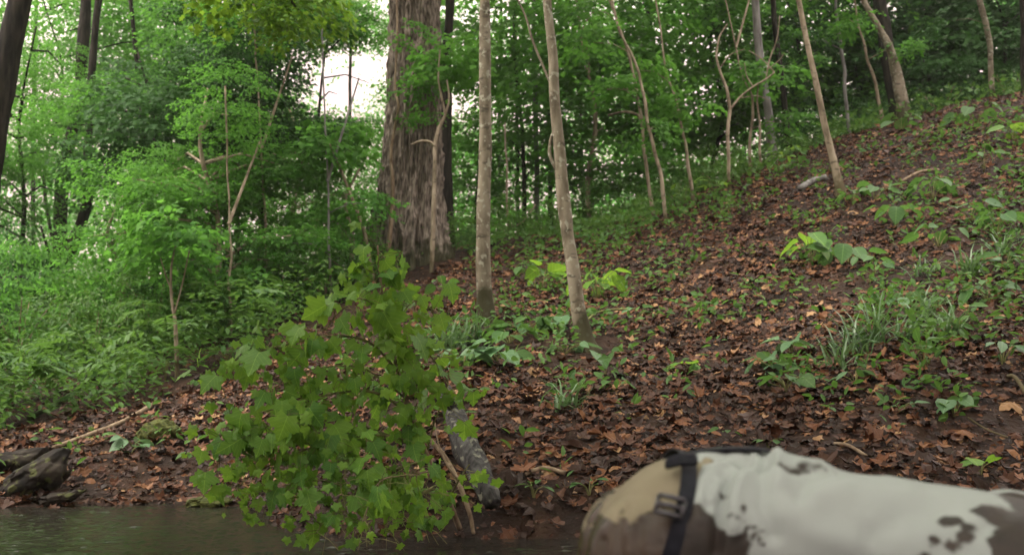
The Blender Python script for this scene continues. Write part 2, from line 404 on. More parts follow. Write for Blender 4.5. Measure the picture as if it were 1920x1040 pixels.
def dead_tpl(nx, ny, curl, bend, lobes, seed):
    r = np.random.default_rng(seed); v = []
    for i in range(nx):
        x = i / (nx - 1); wd = .40 * math.sin(math.pi * min(.97, max(.06, x)) ** .8) * (1 + (lobes if i % 2 else -lobes))
        for j in range(ny):
            y = (j / (ny - 1) * 2 - 1) * wd
            a = y * curl
            v.append((x + .08 * r.normal() * (lobes > 0), math.sin(a) / (curl or 1), (1 - math.cos(a)) / (curl or 1) + bend * (x - .5) ** 2 + .035 * r.normal()))
    t = []
    for i in range(nx - 1):
        for j in range(ny - 1):
            a = i * ny + j
            t += [(a, a + ny, a + 1), (a + 1, a + ny, a + ny + 1)]
    return np.array(v), np.array(t)
DEAD = [dead_tpl(5, 3, 3.2, .5, .25, 1), dead_tpl(5, 3, 1.2, -.7, .3, 2), dead_tpl(4, 3, 4.4, .2, 0, 3), dead_tpl(5, 3, 2.2, .9, .12, 4)]
def curl_maple(c, seed):
    v, t = MAPLE; v = v.copy(); r = np.random.default_rng(seed); rr = np.hypot(v[:, 0] - .35, v[:, 1])
    v[:, 2] = c * rr ** 2 + .10 * r.normal(size=len(v)) * rr; v[:, :2] *= (1 - .25 * rr * abs(c))[:, None]; v[:, 0] -= .4; return v, t
DEAD += [curl_maple(.45, 5), curl_maple(-.6, 6), curl_maple(.8, 7)]
DEAD_HI = [dead_tpl(7, 4, c, b_, l, 10 + k) for k, (c, b_, l) in enumerate([(3.0, .5, .28), (1.3, -.6, .32), (4.2, .35, .05)])]
for k_ in range(3):
    v_, t_ = MAPLE_HI[k_]; v_ = v_.copy(); r_ = np.random.default_rng(k_ + 40); rr_ = np.hypot(v_[:, 0] - .35, v_[:, 1]); v_[:, 2] = (.5, -.6, .9)[k_] * rr_ ** 2 + .09 * r_.normal(size=len(v_)) * rr_; v_[:, 0] -= .4; v_[:, :2] *= .9; DEAD_HI.append((v_, t_))
GRASSB = (np.array([(0, .02, 0), (0, -.02, 0), (.4, .025, .0), (.4, -.025, 0), (.75, .017, -.10), (.75, -.017, -.10), (1, 0, -.28)], float), np.array([(0, 1, 2), (1, 3, 2), (2, 3, 4), (3, 5, 4), (4, 5, 6)]))

# ------------------------------------------------------------------ ground and water
def axis(lo, hi, step, far, g):
    a = list(np.arange(lo, hi + 1e-6, step)); s = step; x = hi
    while x < far: s *= g; x += s; a.append(x)
    s = step; x = lo; pre = []
    while x > -far: s *= g; x -= s; pre.append(x)
    return np.array(pre[::-1] + a)
xs, ys = axis(-7, 8.5, .085, 320, 1.25), axis(4.2, 16, .085, 320, 1.25)
gx, gy = np.meshgrid(xs, ys, indexing='xy')
gz = gh(gx, gy)
gz = gz + .012 * vnoise(np.stack([gx.ravel(), gy.ravel()], -1), 14, 8).reshape(gz.shape)
nx_, ny_ = len(xs), len(ys)
i, j = np.meshgrid(np.arange(ny_ - 1), np.arange(nx_ - 1), indexing='ij'); a_ = (i * nx_ + j).ravel()
g = Geo().add(np.stack([gx, gy, gz], -1), q=np.stack([a_, a_ + 1, a_ + nx_ + 1, a_ + nx_], -1))
ground = tag(link('ground', g.mesh('ground', smooth=True), M['soil']), 'brown forest soil rising from the stream bank to the wooded slope', kind='structure')

wxs, wys = axis(-3.4, .5, .0115, 45, 1.4), axis(4.2, 6.7, .0115, 9, 1.4); wys = wys[wys > -8]
wx, wy = np.meshgrid(wxs, wys, indexing='xy'); wp = np.stack([wx.ravel(), wy.ravel()], -1)
wz = .004 * vnoise(wp, 2.5, 21) + .0022 * vnoise(wp, 11, 22)
rip = vnoise(wp, 34, 23); wz = wz + .0017 * rip + .0085 * np.clip(vnoise(wp, 42, 24) - .42, 0, 1); wz = wz.reshape(wx.shape)
wn_ = len(wxs); i, j = np.meshgrid(np.arange(len(wys) - 1), np.arange(wn_ - 1), indexing='ij'); a_ = (i * wn_ + j).ravel()
water = tag(link('stream_water', Geo().add(np.stack([wx, wy, wz], -1), q=np.stack([a_, a_ + 1, a_ + wn_ + 1, a_ + wn_], -1)).mesh('stream_water', smooth=True), M['water']),
            'shallow muddy brown stream pitted with ripples below the bank', kind='structure')

def align(n, yaw, tilt):
    """frames whose z follows normals n, with random tilt; x along yaw"""
    k = len(n)
    t = n + tilt[:, None] * rng.normal(size=(k, 3)); t /= np.linalg.norm(t, axis=1)[:, None]
    x = np.stack([np.cos(yaw), np.sin(yaw), np.zeros(k)], -1); x -= t * np.sum(x * t, 1)[:, None]; x /= np.linalg.norm(x, axis=1)[:, None]
    return np.stack([x, np.cross(t, x), t], -1)

# density helpers, in world space
def blobs(lst):
    return [(on_ground(px, py)[:2], r) for px, py, r in lst]
def field(x, y, bl):
    f = np.zeros(len(x))
    for (c, r) in bl: f = np.maximum(f, np.exp(-((x - c[0]) ** 2 + (y - c[1]) ** 2) / (r * r)))
    return f
HERB = blobs([(1700, 400, .9), (1820, 450, 1.0), (1900, 380, .9), (1780, 560, .7), (1660, 610, .45), (1880, 560, .6), (1700, 520, .6), (1620, 470, .5), (1640, 660, .3), (1760, 650, .3),
              (880, 640, .35), (960, 670, .35), (830, 640, .3), (1000, 590, .4), (1040, 610, .3), (1060, 540, .5), (1000, 510, .5), (900, 480, 1.2), (1000, 470, 1.3), (1100, 470, 1.0), (1200, 440, .8),
              (1300, 380, .9), (1400, 330, .9), (1500, 300, .8), (1240, 480, .6), (1330, 430, .6), (1540, 390, .5), (1700, 290, .6), (1850, 260, .8), (1800, 330, .6), (1620, 300, .4), (1230, 530, .3), (1080, 740, .22), (1330, 600, .3), (1480, 560, .3), (1730, 740, .2), (1460, 700, .2)])
def left_wood(x, y):
    """1 in the herb layer left of the slope, 0 on the litter"""
    px, py = project(np.stack([x, y, gh(x, y, False)], -1))
    edge = np.interp(px, [-400, 0, 200, 400, 520, 640, 760, 900, 1000, 1100, 1230, 1300, 1450, 1700, 1920, 2300], [850, 815, 775, 715, 655, 600, 540, 470, 455, 428, 395, 340, 292, 210, 165, 90])
    return np.clip((edge - py) / 18 + .5, 0, 1)
BARE = blobs([(1300, 700, .45), (1380, 640, .4), (1220, 640, .3), (1640, 790, .3), (1350, 800, .25), (1850, 800, .3)])

# litter that nobody could count: one object, part of the ground
n0 = 88000
x = rng.uniform(-6.5, 8.2, n0); y = 4.6 + 11.6 * rng.uniform(0, 1, n0) ** 1.15
z = gh(x, y)
keep = (z > -.02) & (rng.uniform(size=n0) > .85 * left_wood(x, y)) & (rng.uniform(size=n0) > .6 * field(x, y, BARE)) & (rng.uniform(size=n0) < .72 + .7 * vnoise(np.stack([x, y], -1), 1.7, 33))
keep &= ~((x > -1.25) & (x < .35) & (z < .24) & (rng.uniform(size=n0) < .72))      # wet undercut bank under the maple branch
x, y, z = x[keep], y[keep], z[keep]
nn = gnormal(x, y); Mx = align(nn, rng.uniform(0, 6.28, len(x)), rng.uniform(.05, .38, len(x)))
S = rng.uniform(.025, .092, len(x)) * (1 + .25 * (rng.uniform(size=len(x)) > .9))
T = np.stack([x, y, z + rng.uniform(.0, .03, len(x))], -1)
sel = rng.integers(0, 7, len(x)); g = Geo()
for k in range(7):
    s_ = sel == k; g.add(*scatter(DEAD[k], Mx[s_], T[s_], S[s_]))
n1_ = 150000
x = rng.uniform(-6.5, 8.2, n1_); y = 4.6 + 9.5 * rng.uniform(0, 1, n1_); z = gh(x, y)
keep = (z > -.02) & (rng.uniform(size=n1_) > .8 * left_wood(x, y)) & (rng.uniform(size=n1_) < .55 + .8 * vnoise(np.stack([x, y], -1), 3.1, 35))
x, y, z = x[keep], y[keep], z[keep]
g.add(*scatter(DIAMOND, align(gnormal(x, y), rng.uniform(0, 6.28, len(x)), rng.uniform(.1, .9, len(x))), np.stack([x, y, z + rng.uniform(.0, .02, len(x))], -1), rng.uniform(.012, .05, len(x))))
tag(link('leaf_litter', g.mesh('leaf_litter'), M['dead'], ground), kind='stuff')

# the largest fallen leaves, one by one
dead_me = [Geo().add(*tp).mesh('fallen_leaf', smooth=False) for tp in DEAD_HI]
for me in dead_me: me.materials.append(M['dead'])
cand = []
for _ in range(4000):
    px, py = rng.uniform(0, 1920), rng.uniform(560, 1000)
    Yc = rng.uniform(4.7, 7.6); xx = (px - 960) / FPX * Yc; zz = gh1(xx, Yc) if len(cand) < 340 else 0
    if len(cand) >= 300: break
    ppx, ppy = project(np.array([xx, Yc, zz]))
    if zz < .015 or left_wood(np.array([xx]), np.array([Yc]))[0] > .4 or ppy > 1000: continue
    if rng.uniform() < .7 * field(np.array([xx]), np.array([Yc]), BARE)[0]: continue
    cand.append((xx, Yc, zz))
cx, cyy, cz_ = np.array(cand).T
Ms = align(gnormal(cx, cyy), rng.uniform(0, 6.28, len(cx)), rng.uniform(.05, .4, len(cx)))
from mathutils import Matrix
def mat4(R3, t, s):
    m4 = np.eye(4); m4[:3, :3] = R3 * s; m4[:3, 3] = t; return Matrix(m4.tolist())
for k in range(len(cx)):
    o = link('fallen_leaf', dead_me[k % 6], None, ground)
    o.matrix_local = mat4(Ms[k], (cx[k], cyy[k], cz_[k] + rng.uniform(.012, .04)), rng.uniform(.07, .13))

# ------------------------------------------------------------------ foliage prototypes
def spray_frames(n, L, ls, r):
    ph = r.uniform(-1, 1, n) * R(58); rad = L * np.sqrt(r.uniform(.04, 1, n))
    T = np.stack([rad * np.cos(ph), rad * np.sin(ph) * .95, -.18 * rad ** 2 / L + .05 * L * r.normal(size=n)], -1)
    Mx = rotm(ph * 1.1 + r.normal(size=n) * .5, -R(14) + r.normal(size=n) * .28, r.normal(size=n) * .35)
    return Mx, T, ls * r.uniform(.65, 1.25, n)
def crown_geo(ns, rx, rz, L, nl, ls, tpl, seed, inner=.25, layers=0, twig=True, up=0.0):
    r = np.random.default_rng(seed)
    a = r.uniform(0, 2 * np.pi, ns); q = r.uniform(inner, 1, ns) ** .6
    zz = r.uniform(-1, 1, ns)
    if layers: zz = (np.floor((zz + 1) / 2 * layers) + .5) / layers * 2 - 1 + r.normal(size=ns) * .06
    rad = rx * q * np.sqrt(np.clip(1 - zz ** 2 * .85, .05, 1))
    C = np.stack([rad * np.cos(a), rad * np.sin(a), zz * rz], -1)
    B = rotm(a + r.normal(size=ns) * .5, -R(12) + up + r.normal(size=ns) * .22, r.normal(size=ns) * .2)
    g = Geo(); Ms, Ts, Ss = [], [], []
    for k in range(ns):
        m_, t_, s_ = spray_frames(nl, L * r.uniform(.7, 1.2), ls, r)
        Ms.append(B[k] @ m_); Ts.append(t_ @ B[k].T + C[k] - B[k][:, 0] * L * .4); Ss.append(s_)
    g.add(*scatter(tpl, np.concatenate(Ms), np.concatenate(Ts), np.concatenate(Ss)))
    return g
def proto(name, *a, **k): return [crown_geo(*a, seed=s, **k).mesh(name) for s in k.pop('seeds')] if 'seeds' in k else None
def protos(seeds, *a, **k): return [crown_geo(*a, seed=s, **k).mesh('crown') for s in seeds]
CR = {
    'mid': protos((1, 2, 3), 72, 1.5, 1.25, .75, 36, .082, MAPLE, layers=6),
    'flat': protos((4, 5), 36, 1.5, .35, .8, 38, .082, MAPLE, layers=2),
    'tall': protos((6, 7), 120, 2.6, 2.2, 1.2, 48, .125, DIAMOND, layers=7),
    'shrub': protos((8, 9, 10), 56, .85, .75, .5, 26, .072, OVAL, layers=5),
    'spray': protos((11, 12), 10, .6, .2, .55, 26, .085, MAPLE, inner=.0),
}
GAPS = [(652, 150, 62, 52), (690, 118, 40, 28), (630, 190, 30, 20), (853, 205, 16, 34), (1375, 146, 22, 14)]
def in_gap(px, py, k=1.0):
    return max(math.exp(-(((px - a) / (c * k)) ** 2 + ((py - b_) / (d * k)) ** 2)) for a, b_, c, d in GAPS)
CRAD = {'mid': (1.9, 1.5), 'flat': (1.9, .6), 'tall': (3.3, 2.6), 'shrub': (1.1, .9), 'spray': (.6, .3)}
def crown(parent, kind, loc, s, mat, k=0, flat=1.0, name='crown'):
    wl = np.array(parent.location) + np.array(loc)
    if name == 'crown' and wl[1] > 11 and kind in ('mid', 'flat', 'tall'):     # the open patch of sky left of the old tree
        cpx, cpy = project(wl); rx, rz = CRAD[kind]; f_ = FPX / wl[1] * s * .8
        if abs(cpx - 655) < rx * f_ + 45 and abs(cpy - 150) < rz * f_ + 38: return None
    base = CR[kind][k % len(CR[kind])]
    key = (base.name, mat)
    if key not in _cm:
        me = base.copy(); me.materials.clear(); me.materials.append(M[mat]); _cm[key] = me
    o = link(name, _cm[key], None, parent, loc); o.scale = (s, s, s * flat); o.rotation_euler = (0, 0, rng.uniform(0, 6.28))
    return o
_cm = {}

# ------------------------------------------------------------------ trees with trunks one can see
def trunk_line(pts, Y, H=None):
    """rows of (x,y,z,r) from photograph points (px, py, width) standing at depth Y"""
    rows = []
    for px, py, w in pts:
        p = P(px, py, Y); rows.append([*p, w / 2 / FPX * Y])
    rows = np.array(rows)
    b0 = rows[0].copy(); zg = gh1(b0[0], b0[1])
    if b0[2] > zg - .1:
        d = rows[0] - rows[1]; f = (b0[2] - zg + .15) / max(.05, -d[2]) if d[2] < 0 else 0
        b0 = rows[0] + d * min(f, 3) ; b0[2] = zg - .15; b0[3] = rows[0][3] * 1.1
        rows = np.vstack([b0, rows])
    if H:
        t = rows[-1]; d = rows[-1] - rows[-2]; d = d[:3] / np.linalg.norm(d[:3])
        n = max(1, int(H / 2)); r0 = t[3]
        for k in range(1, n + 1):
            d = d * .85 + np.array([0, 0, .15]); d /= np.linalg.norm(d)
            t = np.array([*(t[:3] + d * H / n), max(.012, r0 * (1 - .8 * k / n))]); rows = np.vstack([rows, t])
    return rows
def tree(name, label, cat, pts, Y, mat, H=None, sides=10, rough=.12, branches=(), crowns=(), group=None, seed=0, sub=9, trunk_name='trunk', auto=None):
    rows = trunk_line(pts, Y, H + 2.5 if H and H >= 3 else H)
    base = rows[0, :3].copy(); base[2] += .15
    t = thing(name, label, cat, base, group)
    if sides <= 8:        # young stems: nearly straight lengths with small kinks
        tt_ = np.linspace(0, len(rows) - 1, (len(rows) - 1) * sub + 1); k0 = np.minimum(tt_.astype(int), len(rows) - 2); f0 = (tt_ - k0)[:, None]
        ln = .6 * (rows[k0] * (1 - f0) + rows[k0 + 1] * f0) + .4 * smooth_line(rows, sub)
    else: ln = smooth_line(rows, sub)
    if sides > 8: ln[:, 3] *= 1 + .42 * np.exp(-np.clip(ln[:, 2] - base[2] + .02, 0, None) / .11)      # root flare
    ln[:, 3] *= 1 + .10 * np.clip(vnoise(ln[:, :3] * [0, 0, 1], 4.5, seed + 70), 0, 1)
    if sides <= 8: ln[:, 3] *= .86; ln[:, :3] += .018 * np.minimum(1, np.arange(len(ln)) / 4.0)[:, None] * np.stack([vnoise(ln[:, :3], 3.3, seed + 60), vnoise(ln[:, :3], 3.3, seed + 61), 0 * ln[:, 0]], -1)
    wob = np.minimum(1, np.arange(len(ln)) / 6.0)[:, None]
    ln[:, :3] += wob * ln[:, 3:4] * .35 * np.stack([vnoise(ln[:, :3], 1.3, seed + 50), vnoise(ln[:, :3], 1.3, seed + 51), 0 * ln[:, 0]], -1)
    link(trunk_name, add_tube(Geo(), ln, sides, rough, seed).mesh(trunk_name, base, True), M[mat], t)
    for bi, br in enumerate(branches):
        bl = []
        for e in br:
            px, py, w = e[:3]; Yb = Y + (e[3] if len(e) > 3 else 0)
            bl.append([*P(px, py, Yb), w / 2 / FPX * Y])
        link('branch', add_tube(Geo(), smooth_line(bl, 5), 6, .1, seed + bi).mesh('branch', base, True), M[mat], t)
    for ci, (kind, px, py, dY, s, cm) in enumerate(crowns):
        crown(t, kind, P(px, py, Y + dY) - base, s, cm, seed + ci)
    if auto:   # crown round the top, above the picture
        kind, s, cm = auto; top = rows[-1, :3] - base
        crown(t, kind, top - [0, 0, .3 * s], s * .6, cm, seed)
        for q in range(2 if sides <= 8 else 0):     # leafy side shoots along the upper stem
            z_ = rows[0] * 0 + ln[int(len(ln) * (.35 + .22 * q + .1 * rng.uniform()))]; ao = rng.uniform(0, 6.28); tip = z_[:3] - base + [.5 * math.cos(ao), .35 * math.sin(ao), .1]
            link('branch', add_tube(Geo(), [[*(z_[:3] - base), .008], [*((z_[:3] - base + tip) / 2 + [0, 0, .06]), .006], [*tip, .003]], 5).mesh('branch', smooth=True), M[mat], t)
            crown(t, 'spray', tip, rng.uniform(.55, .85), cm, seed + q, name='foliage'); 
        bl = [[*(rows[-2, :3] - base), .02], [*(top * [.9, .9, .8] + [.5 * s, .3, 0]), .01]]
        link('branch', add_tube(Geo(), bl, 5).mesh('branch'), M[mat], t)
    return t

# ------------------------------------------------------------------ the big old tree
def Yg(px, py, fb): return float(on_ground(px, py, fb)[1])
def big_tree():
    Y = 14.0
    prof = [(760, 560, 185), (762, 500, 168), (764, 460, 152), (767, 420, 137), (770, 370, 122), (774, 300, 108), (776, 200, 98), (777, 100, 92), (778, 0, 88), (779, -150, 84), (782, -400, 76), (786, -700, 66), (784, -1000, 52), (780, -1300, 34), (776, -1500, 14)]
    rows = np.array([[*P(px, py, Y), w / 2 / FPX * Y] for px, py, w in prof])
    base = np.array([rows[1, 0], Y, gh1(rows[1, 0], Y)])
    t = thing('old_tree', 'massive old tree trunk with deeply fissured grey brown bark', 'tree', base)
    ln = smooth_line(rows, 24); sides = 230
    v, tt, q = tube(ln, sides)
    m = len(ln); vv = v[:m * sides].reshape(m, sides, 3); c = ln[:, None, :3]; d = vv - c
    a = np.arctan2(d[..., 1], d[..., 0]); r = np.linalg.norm(d, axis=2)
    zz = vv[..., 2]
    cyl = np.stack([np.cos(a) * 4.2, np.sin(a) * 4.2, zz * 2.0 + .0 * a], -1).reshape(-1, 3)
    wv = vnoise(cyl, .8, 61).reshape(a.shape)
    ridge = 1 - np.abs(vnoise(cyl * [2.2, 2.2, 1] + .5 * np.stack([wv.ravel()] * 3, -1), 1.0, 62)).reshape(a.shape)
    fine = 1 - np.abs(vnoise(cyl * [4.6, 4.6, 2.6], 1.0, 63)).reshape(a.shape)
    disp = .085 * (ridge ** 3 - .5) + .045 * (fine ** 2 - .6)
    flare = np.clip((base[2] + 1.1 - zz) / 1.1, 0, 1.6)
    but = np.cos(a * 5 + .6) * .5 + np.cos(a * 3 + 2.0) * .5
    disp = disp + flare ** 1.6 * but * .12
    # a dark cleft between two of the buttresses
    cleft = np.exp(-((a + 1.15) / .12) ** 2) * np.clip(flare * 1.2, 0, 1); disp = disp - .16 * cleft
    v[:m * sides] = (c + d / r[..., None] * (r + disp)[..., None]).reshape(-1, 3)
    link('trunk', Geo().add(v, tt, q).mesh('trunk', base, True), M['bark_big'], t)
    for k, (px, py, s) in enumerate([(600, -900, 2.0), (960, -950, 2.1), (780, -1250, 2.3), (640, -1350, 2.0), (920, -1400, 2.0)]):
        p = P(px, py, Y + (k % 3 - 1) * 1.5); crown(t, 'tall', p - base, s * .8, 'leaf_mid', k)
        z0 = P(780, py + 250, Y); link('branch', add_tube(Geo(), smooth_line([[*z0, .16], [*((z0 + p) / 2 + [0, 0, .3]), .1], [*p, .04]], 5), 8, .1).mesh('branch', base, True), M['bark_big'], t)
    # leafy shoots growing on the stem
    for k, (px, py, dY, s) in enumerate([(780, 62, -.8, .5), (800, 140, -.8, .65), (760, 165, -.7, .6), (838, 125, -.6, .8), (790, 215, -.8, .45)]):
        crown(t, 'spray', P(px, py, Y + dY) - base, s, 'leaf_mid', k, name='foliage')
    vb = P(735, 445, Y - .75)
    vt = thing('climbing_vine', 'thin grey vine climbing the left side of the massive trunk', 'vine', vb)
    ln = smooth_line([[*P(px, py, Y - .62 - .1 * k % .1), w / 2 / FPX * Y] for k, (px, py, w) in enumerate([(728, 470, 9), (733, 420, 8), (737, 350, 7), (733, 290, 6), (740, 240, 5), (747, 200, 5), (741, 160, 4), (745, 60, 4), (742, -60, 3)])], 5)
    link('stem', add_tube(Geo(), ln, 6, .2).mesh('stem', vb, True), M['twig'], vt)
big_tree()

# ------------------------------------------------------------------ named trunks
tree('dark_tree', 'slim dark trunk hidden half behind the massive old tree', 'tree', [(838, 470, 26), (834, 300, 24), (838, 150, 20), (842, 0, 17), (846, -120, 14)], 15.2, 'bark_dark', 5, auto=('mid', 1.3, 'leaf_mid'))
tree('pale_sapling', 'pale bent sapling with a side twig in front of the massive trunk', 'sapling', [(808, 512, 9), (812, 430, 10), (815, 340, 9), (817, 275, 9), (823, 240, 8), (835, 215, 6), (828, 185, 5), (822, 150, 4), (826, 90, 3)], Yg(808, 512, 12.5), 'bark_tan', None, 8,
     branches=[[(817, 275, 7), (805, 266, 6), (788, 265, 5), (770, 272, 3)], [(835, 215, 5), (842, 185, 4), (838, 150, 3)]], crowns=[('spray', 835, 120, 0, .8, 'leaf_mid'), ('spray', 860, 90, .2, .9, 'leaf_mid')])
tree('beech_tree', 'straight pale trunk standing upright right of the massive old tree', 'tree', [(909, 620, 34), (907, 585, 30), (903, 500, 28), (904, 400, 26), (908, 280, 24), (908, 150, 22), (909, 60, 20), (909, -40, 19)], Yg(907, 608, 9), 'bark_pale', 7, 16, .06, seed=3, auto=('mid', 1.5, 'leaf_mid'))
tree('beech_tree', 'pale crooked trunk curving outward at its mossy foot on the slope', 'tree', [(1103, 668, 36), (1096, 640, 30), (1083, 580, 27), (1074, 510, 25), (1062, 430, 24), (1054, 350, 24), (1048, 270, 22), (1040, 180, 20), (1038, 110, 19), (1030, 40, 17), (1023, -40, 16)], Yg(1100, 655, 8), 'bark_pale', 6, 16, .07, seed=4,
     branches=[[(1050, 330, 8), (1040, 312, 7), (1031, 290, 7), (1032, 265, 6), (1036, 250, 4)], [(1046, 190, 6), (1025, 140, 5), (1000, 80, 5), (985, 30, 4), (965, -10, 3)]], auto=('mid', 1.4, 'leaf_mid'))
tree('thin_stem', 'thin bare stem leaning against the foot of the crooked pale trunk', 'sapling', [(1088, 560, 8), (1082, 510, 7), (1076, 460, 6), (1070, 425, 4)], Yg(1088, 555, 9.5), 'bark_tan', None, 6)
tree('leaning_sapling', 'tan sapling leaning over the middle of the bare leaf slope', 'sapling', [(1580, 375, 18), (1574, 345, 15), (1562, 290, 14), (1545, 225, 13), (1530, 160, 12), (1515, 90, 11), (1500, 10, 10), (1490, -50, 9)], Yg(1580, 368, 11), 'bark_tan', 5, 10, .08, seed=5, auto=('mid', 1.1, 'leaf_mid'))
tree('broken_tree', 'pale twisted trunk with a split crown near the top of the slope', 'tree', [(1702, 232, 26), (1692, 190, 24), (1680, 140, 22), (1665, 90, 16), (1645, 50, 12), (1628, 20, 11), (1610, -20, 10)], 15.2, 'bark_pale', 4, 10, .2, seed=6,
     branches=[[(1706, 225, 9), (1698, 180, 9), (1685, 135, 8), (1676, 105, 6)]], auto=('mid', 1.3, 'leaf_mid'))
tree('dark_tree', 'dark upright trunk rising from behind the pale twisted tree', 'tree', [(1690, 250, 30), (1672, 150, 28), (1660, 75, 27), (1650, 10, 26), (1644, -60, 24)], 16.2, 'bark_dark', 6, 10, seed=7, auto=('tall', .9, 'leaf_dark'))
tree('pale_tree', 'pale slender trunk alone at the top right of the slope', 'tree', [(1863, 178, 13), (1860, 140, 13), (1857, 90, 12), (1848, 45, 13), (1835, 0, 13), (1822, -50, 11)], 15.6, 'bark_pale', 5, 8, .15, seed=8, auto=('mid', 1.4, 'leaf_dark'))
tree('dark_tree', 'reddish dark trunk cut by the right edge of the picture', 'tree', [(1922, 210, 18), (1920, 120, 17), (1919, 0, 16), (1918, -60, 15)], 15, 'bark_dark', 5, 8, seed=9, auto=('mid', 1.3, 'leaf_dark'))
tree('grey_sapling', 'thin bluish grey sapling right of the tan leaning sapling', 'sapling', [(1597, 275, 8), (1590, 220, 8), (1583, 140, 8), (1575, 80, 7), (1568, 20, 6), (1564, -40, 5)], 15.8, 'bark_grey', 4, 7, .15, seed=10, auto=('mid', 1.2, 'leaf_dark'))
tree('pale_sapling', 'thin pale pole just left of the pale twisted tree', 'sapling', [(1655, 222, 8), (1648, 190, 8), (1635, 135, 7), (1622, 95, 6), (1612, 60, 5), (1604, 10, 4)], 15.4, 'bark_tan', 3, 7, .15, seed=11, auto=('mid', .9, 'leaf_mid'))
tree('grey_tree', 'grey trunk with pale foot on the crest left of the tan leaning sapling', 'tree', [(1449, 312, 20), (1446, 270, 18), (1440, 210, 17), (1430, 140, 16), (1422, 70, 15), (1417, 0, 14)], 15.2, 'bark_grey', 5, 10, .12, seed=12, auto=('mid', 1.3, 'leaf_mid'))
tree('dark_tree', 'dark thin trunk close behind the grey trunk on the crest', 'tree', [(1482, 295, 14), (1476, 250, 14), (1468, 170, 13), (1458, 90, 12), (1450, 20, 12), (1445, -50, 11)], 16.4, 'bark_dark', 5, 8, seed=13, auto=('mid', 1.3, 'leaf_mid'))
tree('forked_sapling', 'small bare sapling forking into crooked pale branches on the crest', 'sapling', [(1368, 368, 9), (1367, 320, 8), (1365, 270, 8), (1367, 210, 8), (1362, 170, 7), (1350, 135, 6), (1343, 105, 5), (1350, 70, 4), (1366, 45, 3)], Yg(1368, 364, 14), 'bark_tan', None, 7, seed=14,
     branches=[[(1367, 208, 5), (1388, 182, 4), (1412, 163, 4), (1436, 149, 4), (1452, 136, 3)], [(1436, 149, 3), (1443, 112, 3), (1457, 72, 2), (1462, 30, 1.5)], [(1452, 136, 3), (1430, 112, 2), (1404, 95, 2)], [(1352, 125, 3), (1368, 104, 2), (1396, 92, 1.5)], [(1412, 163, 3), (1400, 142, 2), (1396, 118, 1.5)], [(1388, 184, 2), (1420, 180, 1.5), (1442, 188, 1.2)], [(1440, 130, 2), (1462, 112, 1.5), (1470, 100, 1)]])
tree('pale_sapling', 'thin pale pole between the forked sapling and the grey trunk', 'sapling', [(1407, 315, 8), (1406, 270, 7), (1412, 220, 6), (1410, 180, 5), (1395, 150, 4), (1380, 90, 3)], 14.8, 'bark_tan', 2, 6, seed=15, auto=('spray', 1.4, 'leaf_mid'))
tree('pale_sapling', 'short pale pole touching the left side of the grey trunk', 'sapling', [(1427, 315, 7), (1424, 270, 6), (1424, 225, 5), (1420, 190, 4), (1422, 150, 3)], 14.7, 'bark_tan', None, 6, seed=16, crowns=[('spray', 1424, 140, 0, .8, 'leaf_mid')])
tree('twin_stemmed_tree', 'pale slender stem bearing two bent side twigs left of the forked sapling', 'sapling', [(1228, 420, 9), (1222, 385, 9), (1214, 330, 8), (1208, 280, 8), (1204, 240, 8), (1197, 190, 7), (1191, 150, 6), (1175, 90, 6), (1160, 45, 5), (1143, 0, 5), (1135, -40, 4)], Yg(1228, 418, 14), 'bark_tan', 4, 7, seed=17,
     branches=[[(1203, 232, 6), (1196, 216, 6), (1170, 210, 5), (1140, 216, 4)], [(1197, 185, 5), (1190, 172, 5), (1165, 165, 4), (1138, 168, 3)]], auto=('mid', .9, 'leaf_mid'))
tree('pale_sapling', 'pale curving stem crossing close behind the two twigged stem', 'sapling', [(1253, 424, 9), (1247, 385, 9), (1240, 330, 8), (1226, 275, 8), (1213, 235, 8), (1207, 190, 7), (1200, 140, 6), (1180, 95, 6), (1163, 60, 5), (1150, 10, 5)], Yg(1253, 420, 14.2), 'bark_tan', 4, 7, seed=18, auto=('mid', .9, 'leaf_mid'))
tree('pale_sapling', 'bent brownish pole rising from the leaf crest left of the forked sapling', 'sapling', [(1298, 362, 8), (1293, 320, 8), (1284, 270, 7), (1274, 225, 6), (1262, 180, 6), (1250, 140, 5), (1243, 95, 4)], Yg(1298, 358, 14.2), 'bark_tan', 3, 7, seed=19, auto=('mid', .9, 'leaf_mid'))
tree('grey_tree', 'bluish grey trunk seen between the two pale beech trunks', 'tree', [(1007, 418, 12), (1007, 370, 12), (1006, 290, 11), (1004, 200, 11), (1001, 100, 10), (1000, 0, 9), (999, -60, 9)], 19, 'bark_grey', 5, 8, .12, seed=20, auto=('mid', 1.5, 'leaf_mid'))
tree('dark_tree', 'thin dark trunk just right of the straight pale beech', 'tree', [(972, 435, 10), (971, 370, 9), (969, 280, 9), (967, 180, 8), (966, 60, 7), (966, -60, 7)], 20, 'bark_dark', 5, 7, seed=21, auto=('mid', 1.5, 'leaf_mid'))
tree('dark_tree', 'thin dark trunk close behind the crooked pale beech', 'tree', [(1031, 430, 12), (1031, 360, 11), (1029, 250, 10), (1027, 130, 10), (1026, 0, 9), (1026, -60, 9)], 20, 'bark_dark', 5, 7, seed=22, auto=('mid', 1.5, 'leaf_mid'))
tree('thin_stem', 'thin tan stem with a bowed side twig beyond the straight beech', 'sapling', [(957, 462, 6), (955, 420, 6), (951, 370, 5), (950, 310, 4), (948, 230, 3)], 15.5, 'bark_tan', None, 6, seed=23, branches=[[(957, 425, 4), (975, 420, 4), (992, 402, 3), (1004, 383, 3)]])
tree('grey_tree', 'short grey trunk in the gap right of the crooked beech', 'tree', [(1110, 395, 10), (1109, 350, 9), (1109, 310, 8), (1108, 250, 7)], 22, 'bark_grey', 6, 7, seed=24, auto=('mid', 1.5, 'leaf_mid'))
